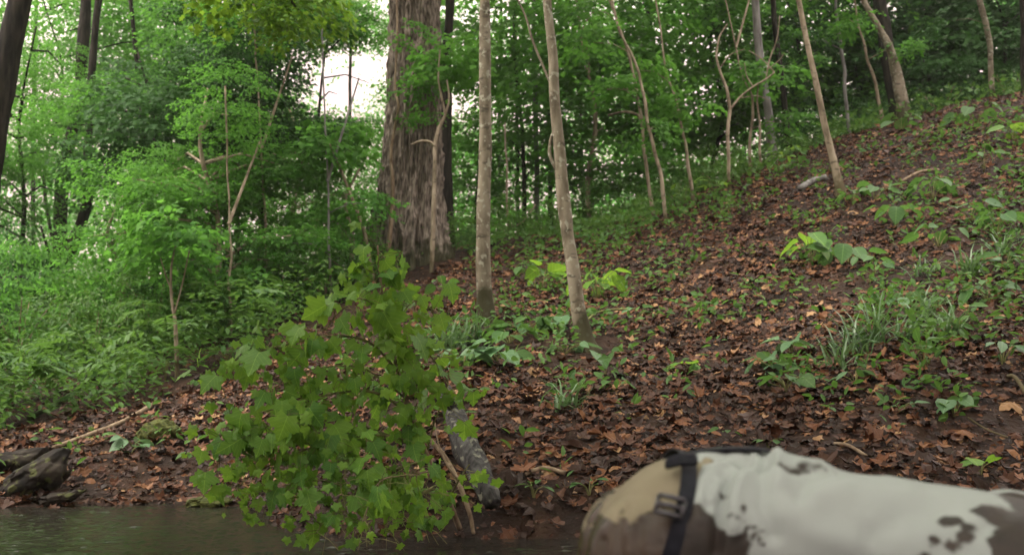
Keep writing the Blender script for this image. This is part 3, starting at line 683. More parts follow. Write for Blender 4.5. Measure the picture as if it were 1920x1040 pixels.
tree('dark_tree', 'slim dark trunk far off right of the crooked beech', 'tree', [(1095, 415, 9), (1093, 370, 9), (1092, 320, 8), (1090, 250, 7)], 21, 'bark_dark', 6, 7, seed=25, auto=('mid', 1.5, 'leaf_mid'))
# left side
tree('leaning_dark_tree', 'thick black trunk leaning across the top left corner', 'tree', [(-80, 520, 62), (-45, 380, 56), (-18, 250, 52), (2, 150, 48), (22, 60, 44), (36, 0, 42), (52, -80, 38)], 9.5, 'bark_dark', 6, 14, .08, seed=26, auto=('tall', .8, 'leaf_dark'))
tree('dark_tree', 'dark leaning trunk with a kink among the shrubs at left', 'tree', [(113, 470, 26), (112, 420, 26), (114, 360, 26), (122, 310, 25), (132, 265, 22), (143, 200, 20), (150, 120, 22), (156, 50, 22), (160, -30, 20)], 17, 'bark_dark', 5, 10, .1, seed=27, auto=('tall', .8, 'leaf_dark'))
tree('twisted_tree', 'twisted dark trunk just right of the kinked trunk at left', 'tree', [(128, 490, 22), (140, 450, 22), (155, 410, 20), (168, 365, 18), (170, 330, 17), (164, 290, 17), (166, 230, 15), (172, 160, 14)], 16, 'bark_dark', 5, 9, .2, seed=28, auto=('mid', 1.4, 'leaf_mid'))
tree('dark_tree', 'slim dark trunk standing in the middle of the left thicket', 'tree', [(432, 520, 12), (428, 440, 11), (424, 360, 10), (420, 290, 10), (426, 220, 8), (432, 150, 8)], 15, 'bark_dark', 5, 7, .1, seed=29, branches=[[(421, 300, 6), (432, 245, 5), (446, 190, 4)]], auto=('mid', 1.3, 'leaf_dark'))
tree('dark_tree', 'slim dark trunk paired right of the middle thicket trunk', 'tree', [(447, 510, 9), (446, 430, 9), (445, 340, 8), (458, 250, 9), (460, 180, 8)], 16, 'bark_dark', 5, 7, .1, seed=30, auto=('mid', 1.3, 'leaf_dark'))
tree('dark_tree', 'thin crooked stem left of the middle thicket trunk', 'sapling', [(398, 490, 7), (399, 430, 7), (396, 370, 6), (388, 320, 5), (384, 270, 4)], 14.5, 'bark_dark', 2, 6, .1, seed=31, auto=('mid', .9, 'leaf_mid'))
tree('thin_stem', 'thin upright brown stem standing clear right of the thicket trunks', 'sapling', [(500, 555, 7), (499, 480, 7), (497, 400, 6), (494, 340, 5), (490, 280, 4)], 12.5, 'bark_tan', 2, 6, seed=32, auto=('mid', .8, 'leaf_mid'))
tree('thin_stem', 'thin stem rising from the herbs at the edge of the leaf bank', 'sapling', [(331, 715, 9), (330, 660, 9), (327, 600, 8), (323, 545, 6), (325, 500, 5), (335, 440, 4)], Yg(331, 712, 9.2), 'bark_tan', None, 6, seed=33, branches=[[(326, 590, 4), (340, 540, 3), (355, 470, 3)], [(324, 550, 3), (312, 520, 3), (300, 480, 2)]], crowns=[('spray', 330, 430, 0, .8, 'leaf_mid'), ('spray', 300, 470, .1, .7, 'leaf_mid'), ('spray', 358, 460, .1, .7, 'leaf_mid')])
tree('thin_stem', 'thin pale stem behind the herbs left of the maple branch', 'sapling', [(431, 600, 6), (430, 540, 6), (431, 480, 5), (429, 420, 4)], 11.5, 'bark_tan', 1.5, 6, seed=34, auto=('mid', .6, 'leaf_mid'))
tree('thin_stem', 'pair mate thin grey stem between the thicket and massive tree', 'sapling', [(619, 530, 6), (618, 470, 6), (617, 400, 5), (614, 340, 4)], 12.5, 'bark_grey', 2, 6, seed=35, auto=('mid', .8, 'leaf_mid'))
tree('leaning_sapling', 'thin brown sapling leaning left beside the massive trunk foot', 'sapling', [(690, 470, 9), (682, 430, 8), (668, 390, 8), (650, 345, 7), (633, 305, 6), (615, 265, 4)], 12.8, 'bark_tan', None, 6, seed=36, crowns=[('spray', 612, 255, 0, .9, 'leaf_mid'), ('spray', 640, 290, .3, .9, 'leaf_mid'), ('spray', 590, 280, -.2, .8, 'leaf_mid')])
tree('dark_tree', 'dark short trunk low in the shade left of the thicket trunks', 'tree', [(292, 480, 16), (290, 430, 16), (284, 380, 14), (280, 320, 13), (270, 240, 12)], 17.5, 'bark_dark', 5, 8, .15, seed=37, auto=('mid', 1.4, 'leaf_dark'))

# ------------------------------------------------------------------ leafy young trees of the understorey
def young_tree(label, px, Y, crowns, group, mat='bark_dark', w=.05, name='young_tree', seed=0):
    x = (px - 960) / FPX * Y; zg = gh1(x, Y); base = np.array([x, Y, zg])
    rs_ = np.random.default_rng(seed + 500); cs = []
    for k, a, b_, dY, s, cm in crowns:
        p = P(a, b_, Y + dY)
        if px < 720 and s >= .55 and k in ('mid', 'flat') and cm != 'leaf_dark':      # loose separate boughs
            for q in range(4): cs.append((k if q else 'flat', p + rs_.normal(size=3) * [.75 * s, .55 * s, .55 * s], s * rs_.uniform(.38, .56), cm))
        else: cs.append((k, p, s, cm))
    topz = max(c[1][2] for c in cs) + .3
    t = thing(name, label, 'tree', base, group)
    r_ = np.random.default_rng(seed + 900); h = topz - zg
    ln = [[x + r_.normal() * .05 * h * f, Y + r_.normal() * .04 * h * f, zg - .1 + (h + .1) * f, w * (1 - .75 * f)] for f in (0, .25, .5, .75, 1)]
    L = smooth_line(ln, 4)
    link('trunk', add_tube(Geo(), L, 7, .12, seed).mesh('trunk', base, True), M[mat], t)
    for ci, (kind, p, s, cm) in enumerate(cs):
        crown(t, kind, p - base, s, cm, seed + ci, flat=rng.uniform(.75, 1.1))
        a_ = L[np.argmin(np.abs(L[:, 2] - (p[2] - .5 * s)))]
        if np.linalg.norm(a_[:3] - p) > .3:
            link('branch', add_tube(Geo(), [[*a_[:3], w * .4], [*((a_[:3] + p) / 2 + [0, 0, .12]), w * .3], [*p, w * .15]], 5).mesh('branch', base), M[mat], t)
    return t
YT = [  # label, px, Y, crowns(kind, px, py, dY, s, mat), bark
    ('broad dark tree hanging over the left thicket in deep shade', 480, 13.5, [('mid', 440, 130, 0, .55, 'leaf_dark'), ('mid', 470, 190, .3, .52, 'leaf_dark'), ('mid', 400, 200, -.3, .6, 'leaf_dark'), ('mid', 480, 95, .5, .5, 'leaf_dark'), ('mid', 420, 60, .6, .6, 'leaf_dark'), ('flat', 540, 234, .2, .5, 'leaf_dark'), ('flat', 585, 242, 0, .45, 'leaf_dark'), ('flat', 500, 250, -.2, .6, 'leaf_dark'), ('flat', 320, 235, .2, .8, 'leaf_dark'), ('mid', 470, 145, -.5, .5, 'leaf_dark')], 'bark_dark'),
    ('shaded young tree low in the thicket right of the twisted trunk', 260, 14.5, [('mid', 285, 255, 0, .8, 'leaf_dark'), ('flat', 200, 215, .2, .8, 'leaf_mid'), ('mid', 310, 290, .3, .8, 'leaf_dark'), ('flat', 240, 330, .4, .6, 'leaf_dark')], 'bark_dark'),
    ('sunlit yellow green tree with layered sprays in the left thicket centre', 400, 12.2, [('flat', 380, 330, 0, .9, 'leaf_mid'), ('mid', 430, 390, .3, .7, 'leaf_mid'), ('flat', 470, 300, .2, .8, 'leaf_mid'), ('mid', 340, 420, -.2, .6, 'leaf_mid'), ('flat', 330, 360, .3, .8, 'leaf_mid')], 'bark_tan'),
    ('leafy young tree filling the space left of the massive trunk', 560, 17.5, [('mid', 560, 330, 0, .9, 'leaf_mid'), ('flat', 600, 270, .2, .8, 'leaf_mid'), ('mid', 520, 280, .5, .9, 'leaf_mid'), ('mid', 610, 390, .4, .7, 'leaf_mid'), ('flat', 560, 410, -.3, .8, 'leaf_mid')], 'bark_tan'),
    ('leafy sapling with drooping sprays low beside the massive trunk', 660, 13.2, [('mid', 630, 450, 0, .42, 'leaf_mid'), ('flat', 600, 420, .2, .5, 'leaf_mid'), ('flat', 640, 370, .3, .42, 'leaf_mid')], 'bark_tan'),
    ('young tree of mint green foliage at the far left edge', 30, 16, [('mid', -20, 330, 0, .6, 'leaf_mid'), ('mid', -30, 430, .4, .7, 'leaf_mid'), ('flat', -20, 240, .2, 1.0, 'leaf_mid'), ('mid', -80, 380, 0, 1.0, 'leaf_mid'), ('mid', 10, 190, .8, .7, 'leaf_mid')], 'bark_dark'),
    ('low leafy tree at the foot of the kinked dark trunk', 90, 13, [('flat', 60, 505, 0, .55, 'leaf_mid'), ('flat', 150, 520, .3, .5, 'leaf_mid'), ('mid', -10, 520, .2, .45, 'leaf_mid')], 'bark_dark'),
    ('low leafy tree in front of the twisted dark trunk', 220, 12.3, [('flat', 250, 470, 0, .5, 'leaf_mid'), ('flat', 300, 420, .2, .5, 'leaf_mid'), ('mid', 310, 480, .3, .42, 'leaf_mid')], 'bark_tan'),
    ('tall bright tree crown behind the black leaning trunk', 90, 21, [('tall', 60, 100, 0, .8, 'leaf_mid'), ('tall', 200, 60, 1, .8, 'leaf_mid'), ('tall', 130, 200, 1.2, .7, 'leaf_mid'), ('mid', 250, 150, 0, 1.2, 'leaf_mid')], 'bark_dark'),
    ('tall bright tree crown above the left thicket', 330, 23, [('tall', 300, 70, 0, .8, 'leaf_mid'), ('tall', 380, -20, 1, .8, 'leaf_mid'), ('tall', 260, -30, .5, .8, 'leaf_mid'), ('tall', 350, 190, 1.4, .7, 'leaf_mid')], 'bark_dark'),
    ('tall tree crown closing the sky left of the massive trunk', 590, 20, [('mid', 540, 40, 0, .8, 'leaf_mid'), ('flat', 648, 32, 0, .54, 'leaf_mid'), ('flat', 700, 45, .4, .54, 'leaf_mid'), ('flat', 668, 66, .2, .5, 'leaf_mid'), ('flat', 622, 52, .3, .54, 'leaf_mid'), ('mid', 598, 48, .6, .42, 'leaf_mid'), ('mid', 640, 258, .2, .4, 'leaf_mid'), ('mid', 690, 268, .3, .4, 'leaf_mid'), ('mid', 660, 20, .5, .9, 'leaf_mid'), ('mid', 520, -10, .3, 1.4, 'leaf_mid'), ('mid', 560, 235, 1.0, 1.1, 'leaf_mid'), ('mid', 680, 235, 1.0, .5, 'leaf_mid')], 'bark_dark'),
    ('leafy tree with layered boughs right of the massive trunk', 890, 18.5, [('mid', 900, 60, 0, .9, 'leaf_mid'), ('flat', 900, 150, .3, .7, 'leaf_mid'), ('mid', 905, 280, .5, .6, 'leaf_mid'), ('flat', 900, 350, .4, .7, 'leaf_mid'), ('mid', 890, 410, .6, .5, 'leaf_mid')], 'bark_dark'),
    ('bright layered tree between the two pale beech trunks', 980, 18, [('flat', 960, 90, 0, 1.1, 'leaf_mid'), ('mid', 990, 180, .5, .9, 'leaf_mid'), ('flat', 950, 260, .3, 1.0, 'leaf_mid'), ('mid', 1000, 330, .7, .8, 'leaf_mid'), ('mid', 960, -10, .2, 1.2, 'leaf_mid')], 'bark_dark'),
    ('bright layered tree just right of the crooked beech', 1110, 17, [('flat', 1110, 170, 0, 1.1, 'leaf_mid'), ('mid', 1130, 240, .4, .9, 'leaf_mid'), ('flat', 1100, 90, .2, 1.1, 'leaf_mid'), ('mid', 1120, 20, .3, 1.1, 'leaf_mid'), ('flat', 1150, 310, .5, .9, 'leaf_mid')], 'bark_tan'),
    ('leafy tree behind the two twigged pale stem', 1230, 18.5, [('flat', 1220, 130, 0, 1.2, 'leaf_mid'), ('mid', 1260, 60, .5, 1.1, 'leaf_mid'), ('mid', 1190, 270, .6, .9, 'leaf_mid'), ('flat', 1270, 220, .3, 1.0, 'leaf_mid'), ('mid', 1210, -20, .2, 1.2, 'leaf_mid')], 'bark_dark'),
    ('leafy tree spreading behind the forked sapling', 1340, 18.5, [('mid', 1320, 40, 0, 1.1, 'leaf_mid'), ('flat', 1330, 200, .4, 1.1, 'leaf_mid'), ('mid', 1310, 270, .7, .9, 'leaf_mid'), ('mid', 1400, 20, .3, 1.1, 'leaf_mid'), ('flat', 1400, 230, .6, 1.0, 'leaf_mid')], 'bark_dark'),
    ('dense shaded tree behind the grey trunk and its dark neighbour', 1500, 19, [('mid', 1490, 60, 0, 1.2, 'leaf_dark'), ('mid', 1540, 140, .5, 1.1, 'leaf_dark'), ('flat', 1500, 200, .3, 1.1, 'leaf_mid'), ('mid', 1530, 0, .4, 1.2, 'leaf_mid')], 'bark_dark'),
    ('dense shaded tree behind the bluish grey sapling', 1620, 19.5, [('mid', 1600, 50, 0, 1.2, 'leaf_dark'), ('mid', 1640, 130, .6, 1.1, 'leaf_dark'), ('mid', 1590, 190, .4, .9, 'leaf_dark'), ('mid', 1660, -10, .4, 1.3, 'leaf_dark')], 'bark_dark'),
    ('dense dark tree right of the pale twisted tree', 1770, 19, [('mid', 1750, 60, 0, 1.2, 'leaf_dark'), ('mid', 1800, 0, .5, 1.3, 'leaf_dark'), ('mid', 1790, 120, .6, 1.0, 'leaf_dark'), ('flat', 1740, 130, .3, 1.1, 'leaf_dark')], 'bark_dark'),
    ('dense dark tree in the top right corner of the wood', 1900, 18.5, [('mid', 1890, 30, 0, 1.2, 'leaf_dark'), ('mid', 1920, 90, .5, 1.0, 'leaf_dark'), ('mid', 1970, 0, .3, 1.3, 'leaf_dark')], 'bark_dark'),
]
for k, (lab, px, Y, cs, mt) in enumerate(YT): young_tree(lab, px, Y, cs, 'young trees of the understorey', mt, .05, seed=k)

# overhanging maple boughs close to the stream, top left
ob = thing('maple_bough', 'bright yellow green maple bough hanging into the top of the picture', 'tree branch', P(500, -130, 8.5))
obp = P(500, -130, 8.5)
link('branch', add_tube(Geo(), smooth_line([[*P(380, -420, 8.5), .05], [*P(440, -200, 8.5), .03], [*P(500, -60, 8.4), .018], [*P(560, 20, 8.3), .008]], 5), 6).mesh('branch', obp), M['bark_dark'], ob)
for k, (px, py, s) in enumerate([(450, 5, .62), (520, 20, .62), (590, 30, .55), (410, -30, .7), (560, -30, .75), (480, -60, .8), (545, 55, .45)]):
    crown(ob, 'spray', P(px, py, 8.4 + .1 * (k % 3)) - obp, s, 'leaf_bush', k)

# broad unseen trees added behind and beside the camera to shade the near bank
for k, (lab, x, y, cs) in enumerate([('broad unseen tree added at left to shade the near bank', -5, -1.5, [(-2.6, 1.6, 6.2, 1.25), (-5.5, 2.5, 7.0, 1.4), (-.5, 3.0, 7.6, 1.2)]), ('broad unseen tree added at right to shade the crawling person', 4.5, -2, [(1.8, 1.2, 5.6, 1.2), (4.6, 3.0, 6.8, 1.4), (2.2, 4.6, 8.0, 1.2)])]):
    zg = gh1(x, y); t = thing('added_shade_tree', lab, 'tree', (x, y, zg)); h = 9
    link('trunk', add_tube(Geo(), smooth_line([[0, 0, -.2, .28], [.1, .1, h * .5, .2], [0, .4, h, .06]], 6), 12, .12, k).mesh('trunk', smooth=True), M['bark_dark'], t)
    for cx_, cy_, cz2, s in cs:
        crown(t, 'tall', (cx_ - x, cy_ - y, cz2 - zg), s, 'leaf_mid', k)
        link('branch', add_tube(Geo(), smooth_line([[.1, .1, h * .45, .12], [(cx_ - x) * .5, (cy_ - y) * .5, (h * .45 + cz2) * .52, .08], [cx_ - x, cy_ - y, cz2 - zg, .03]], 5), 8, .1, k).mesh('branch', smooth=True), M['bark_dark'], t)

# ------------------------------------------------------------------ shrubs of the left thicket
SH = [
    ('rounded leafy shrub at the far left above the herbs', 40, 560, 11.5, .9), ('low spreading shrub left of the bank stem', 180, 590, 11.2, .7), ('pale flecked shrub in the middle of the left thicket', 300, 530, 11.8, .8),
    ('leafy shrub below the slim dark trunks', 400, 540, 12.0, .8), ('leafy shrub at the foot of the clear brown stem', 520, 520, 12.4, .7), ('low shrub behind the top of the maple branch', 610, 510, 12.6, .7),
    ('leafy shrub left of the massive trunk foot', 665, 480, 13.0, .5), ('shrub growing against the right side of the massive trunk', 850, 455, 14.5, .6), ('small shrub between the two beech trunks', 985, 440, 15.2, .5),
    ('shrub on the crest right of the crooked beech', 1140, 400, 16.5, .8), ('shrub on the crest behind the pale curving stem', 1265, 350, 16.5, .7), ('pale lit shrub on the crest by the forked sapling', 1345, 320, 16, .6),
    ('shrub beside the foot of the dark thin crest trunk', 1510, 270, 16.5, .7), ('dark shrub on the crest between the poles and twisted tree', 1625, 215, 16.8, .7), ('dark shrub right of the twisted tree foot', 1760, 170, 16.8, .8), ('dark shrub under the top right corner', 1890, 130, 17, .9),
    ('shrub in the shade at the far left edge', -40, 500, 12.8, .8), ('shrub beside the twisted dark trunk', 225, 545, 13, .5), ('shrub under the sunlit layered tree', 350, 470, 13.4, .8)]
for k, (lab, px, py, Y, s) in enumerate(SH):
    p = P(px, py, Y); zg = gh1(p[0], Y); base = np.array([p[0], Y, zg])
    t = thing('shrub', lab, 'shrub', base, 'shrubs along the edge of the wood')
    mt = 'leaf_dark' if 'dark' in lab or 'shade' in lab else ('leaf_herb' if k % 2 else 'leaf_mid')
    crown(t, 'shrub', p - base, s, mt, k); crown(t, 'shrub', p - base + [.55 * s, .25, -.3 * s], s * .8, mt, k + 1); crown(t, 'shrub', p - base + [-.5 * s, .15, -.35 * s], s * .8, mt, k + 2)
    g = Geo()
    for q in range(4): add_tube(g, smooth_line([[0, 0, -.05, .012], [.1 * math.cos(q * 1.7), .1 * math.sin(q * 1.7), (p[2] - zg) * .5, .009], [.35 * math.cos(q * 1.7), .3 * math.sin(q * 1.7), p[2] - zg, .005]], 3), 5)
    link('stem', g.mesh('stem', smooth=True), M['twig'], t)

# ------------------------------------------------------------------ the far wood: one mass
def far_wood():
    r = np.random.default_rng(77); g = Geo()
    nc = 2000
    Y = np.where(r.uniform(size=nc) < .14, 22 + 9 * r.uniform(0, 1, nc), 47 + 15 * r.uniform(0, 1, nc));      # gap added between the two belts so skylight brightens the rear one
    px = r.uniform(-500, 2560, nc); x = (px - 960) / FPX * Y
    zg = gh(x, Y, False); el = r.uniform(0, 1, nc) ** 1.25
    top = .6 + Y * .41; z = zg + .4 + el * (top - zg).clip(4)
    cpx, cpy = project(np.stack([x, Y, z], -1))
    keep = np.array([in_gap(a, b_, 1.25) < .30 for a, b_ in zip(cpx, cpy)])
    # thinner where the photograph shows sky between the leaves on the left
    thin = np.exp(-((cpy - 190) / 90) ** 2) * np.clip((750 - cpx) / 300, 0, 1)
    keep &= r.uniform(size=nc) > np.maximum(.45 * thin, .35 * np.clip((330 - cpy) / 200, 0, 1))
    x, Y, z = x[keep], Y[keep], z[keep]
    n2 = 420; Y2 = np.where(r.uniform(size=n2) < .25, r.uniform(22, 27, n2), r.uniform(40, 52, n2)); x2 = (r.uniform(-450, 2560, n2) - 960) / FPX * Y2      # thicket close above the ground
    x, Y = np.concatenate([x, x2]), np.concatenate([Y, Y2]); z = np.concatenate([z, gh(x2, Y2, False) + r.uniform(.2, 3.4, n2)])
    Ms, Ts, Ss = [], [], []
    for k in range(len(x)):
        n = 170; rad = r.uniform(1.1, 2.3) * (.7 + Y[k] / 80)
        d = r.normal(size=(n, 3)); d /= np.linalg.norm(d, axis=1)[:, None]; d *= (r.uniform(.15, 1, n) ** .5)[:, None]
        Ts.append(np.array([x[k], Y[k], z[k]]) + d * [rad, rad, rad * .42]); Ss.append(r.uniform(.10, .18, n) * (.75 + Y[k] / 90))
    T = np.concatenate(Ts); S = np.concatenate(Ss)
    ok = T[:, 2] > gh(T[:, 0], T[:, 1], False) + .1
    T, S = T[ok], S[ok]; n = len(T)
    g.add(*scatter(DIAMOND, rotm(r.uniform(0, 6.28, n), -R(25) + r.normal(size=n) * .7, r.normal(size=n) * .8), T, S))
    return tag(link('distant_wood', g.mesh('distant_wood'), M['leaf_far']), 'dense green wood closing the view behind the nearer trees', 'woodland', kind='stuff')
far_wood()
FT = [(60, 30, 'far trunk between the black leaning trunk and the kinked trunk'), (250, 34, 'far trunk behind the shaded tree at left'), (340, 26, 'far dark trunk rising above the sunlit layered tree'), (372, 33, 'far grey trunk under the dark hanging crown'), (545, 25, 'far dark trunk left of the open patch of sky'), (655, 30, 'far trunk standing in the open patch of sky'),
      (935, 25, 'far trunk just right of the straight pale beech'), (1062, 27, 'far grey trunk just right of the crooked beech'), (1160, 30, 'far dark trunk left of the two twigged stem'), (1180, 26, 'far dark trunk touching the two twigged stem'), (1245, 28, 'far grey trunk between the curving stem and the bent pole'), (1320, 25, 'far dark trunk left of the forked sapling'),
      (1395, 24, 'far dark trunk behind the forked sapling branches'), (1510, 22, 'far grey trunk left of the tan leaning sapling'), (1545, 26, 'far dark trunk behind the tan leaning sapling'), (1612, 28, 'far dark trunk left of the thin pale pole'), (1735, 21, 'far grey trunk right of the pale twisted tree'), (1800, 22, 'far dark trunk left of the lone pale slender trunk'), (1885, 22, 'far dark trunk near the top right corner')]
for k, (px, Y, lab) in enumerate(FT):
    x = (px - 960) / FPX * Y; zg = gh1(x, Y); ppx, ppy = project(np.array([x, Y, zg]))
    w = rng.uniform(5, 11); ln = rng.normal() * 14
    tree('distant_tree', lab, 'tree', [(px, float(ppy), w), (px + ln * .3, 250, w * .9), (px + ln, 0, w * .8), (px + ln * 1.2, -150, w * .6)], Y, 'bark_grey' if 'grey' in lab else 'bark_dark', 5, 6, .1, group='distant trunks in the wood', seed=100 + k)

# ------------------------------------------------------------------ ground cover that nobody could count
def herbs():
    r = np.random.default_rng(5)
    n0 = 26000
    x = r.uniform(-10, 8.5, n0); y = r.uniform(5, 21, n0); z = gh(x, y)
    lw = left_wood(x, y); hf = field(x, y, HERB)
    dens = np.where(lw > .5, .72, .07 + .62 * hf)
    dens = np.where(y > 15.5, np.maximum(dens, .42), dens * np.where(y > 10.5, .55, 1))
    cl = .6 + .8 * (vnoise(np.stack([x, y], -1), 1.6, 12) + .3)
    dens = dens * (1 - .92 * np.exp(-((x + 1.15) / 1.0) ** 2) * ((y > 9.3) & (y < 14.2)))      # trodden ground before the old tree
    keep = (z > .08) & (r.uniform(size=n0) < dens * cl)
    x, y, z, lw = x[keep], y[keep], z[keep], lw[keep]
    g = Geo(); Ms, Ts, Ss, St = [], [], [], []
    for k in range(len(x)):
        big = lw[k] > .5 or y[k] > 16.2
        crest = y[k] > 12.5 and not big
        h = r.uniform(.18, .62) if big else r.uniform(.12, .38) if crest else r.uniform(.07, .22)
        tiers = 3 if big else 2
        for q in range(tiers):
            hh = h * (q + 1) / tiers; m_ = r.integers(4, 7) if big else r.integers(3, 6)
            a = r.uniform(0, 6.28) + np.arange(m_) * 6.28 / m_ + r.normal(size=m_) * .25
            rr = r.uniform(.03, .09 if big else .04, m_)
            Ts.append(np.stack([x[k] + rr * np.cos(a), y[k] + rr * np.sin(a), z[k] + hh + r.normal(size=m_) * .02], -1))
            Ms.append(rotm(a, (-R(10) if big else R(8)) + r.normal(size=m_) * (.25 if big else .5), r.normal(size=m_) * (.25 if big else .6))); Ss.append(r.uniform(.045, .105, m_) if big else r.uniform(.05, .11, m_) if crest else r.uniform(.035, .085, m_))
    Ms, Ts, Ss = np.concatenate(Ms), np.concatenate(Ts), np.concatenate(Ss); far = Ts[:, 1] > 10.5
    g.add(*scatter(OVAL, Ms[~far], Ts[~far], Ss[~far])); g.add(*scatter(DIAMOND, Ms[far], Ts[far], Ss[far]))
    return tag(link('undergrowth', g.mesh('undergrowth'), M['leaf_herb']), 'low leafy herbs covering the forest floor and dotting the slope', 'undergrowth', kind='stuff')
herbs()
def ferns():
    """flat pinnate fronds standing among the herbs on the left"""
    r = np.random.default_rng(15); g = Geo(); n0 = 420
    x = r.uniform(-8, 0, n0); y = r.uniform(7.5, 15, n0); z = gh(x, y); lw = left_wood(x, y)
    keep = (lw > .6) & ((x < -2.4) | (y < 9)) & (r.uniform(size=n0) < .55); x, y, z = x[keep], y[keep], z[keep]
    Ms, Ts, Ss = [], [], []
    for k in range(len(x)):
        nf = r.integers(2, 5)
        for f in range(nf):
            a = r.uniform(0, 6.28); L = r.uniform(.22, .42); h = r.uniform(.3, .7); m_ = 11
            s = np.linspace(.15, 1, m_).repeat(2); sd_ = np.tile([1, -1], m_)
            loc = np.stack([s * L, 0 * s, -.12 * s ** 2], -1); B = rotm([a], [r.normal() * .15], [r.normal() * .2])[0]
            Ts.append(loc @ B.T + [x[k], y[k], z[k] + h]); Ms.append(B @ rotm(sd_ * R(68), -R(8) + r.normal(size=2 * m_) * .15, r.normal(size=2 * m_) * .2))
            Ss.append(np.stack([.12 * (1.1 - .75 * np.abs(s - .35))] * 3, -1) * [1, .75, 1])
    g.add(*scatter(OVAL, np.concatenate(Ms), np.concatenate(Ts), np.concatenate(Ss)))
    return tag(link('fern_fronds', g.mesh('fern_fronds'), M['leaf_herb']), 'feathery fronds standing in flat layers over the herbs at left', 'ferns', kind='stuff')
ferns()

# ------------------------------------------------------------------ separate plants on the slope and bank
LEAFME = {}
def leaf_mesh(tpl_name, mat):
    if (tpl_name, mat) not in LEAFME:
        tp = {'broad': BROAD, 'oval': OVAL, 'maple': MAPLE_HI[0], 'maple1': MAPLE_HI[1]}[tpl_name]
        me = Geo().add(*tp).mesh('leaf', smooth=True); me.materials.append(M[mat + '_v']); LEAFME[(tpl_name, mat)] = me
    return LEAFME[(tpl_name, mat)]
def plant(label, px, py, n, ls, tpl='broad', mat='leaf_herb', h=.2, spread=.12, up=0., seed=0, name='leafy_plant'):
    p = on_ground(px, py); r = np.random.default_rng(seed + 300)
    t = thing(name, label, 'plant', p, 'green plants dotting the leafy slope'); g = Geo()
    for k in range(n):
        a = k * 2.4 + r.uniform(0, 1.4); hh = h * r.uniform(.45, 1); q = spread * r.uniform(.3, 1)
        tip = np.array([q * math.cos(a), q * math.sin(a), hh])
        add_tube(g, smooth_line([[0, 0, -.02, .004], [*(tip * [.35, .35, .6]), .003], [*tip, .002]], 3), 4)
        o = link('leaf', leaf_mesh(tpl, mat), None, t)
        B = rotm([a + r.normal() * .3], [up - R(15) + r.normal() * .3], [r.normal() * .4])[0]
        o.matrix_local = mat4(B, tip, 1.02 * ls * r.uniform(.6, 1.25))
    link('stem', g.mesh('stem', smooth=True), M['stem'], t)
    return t
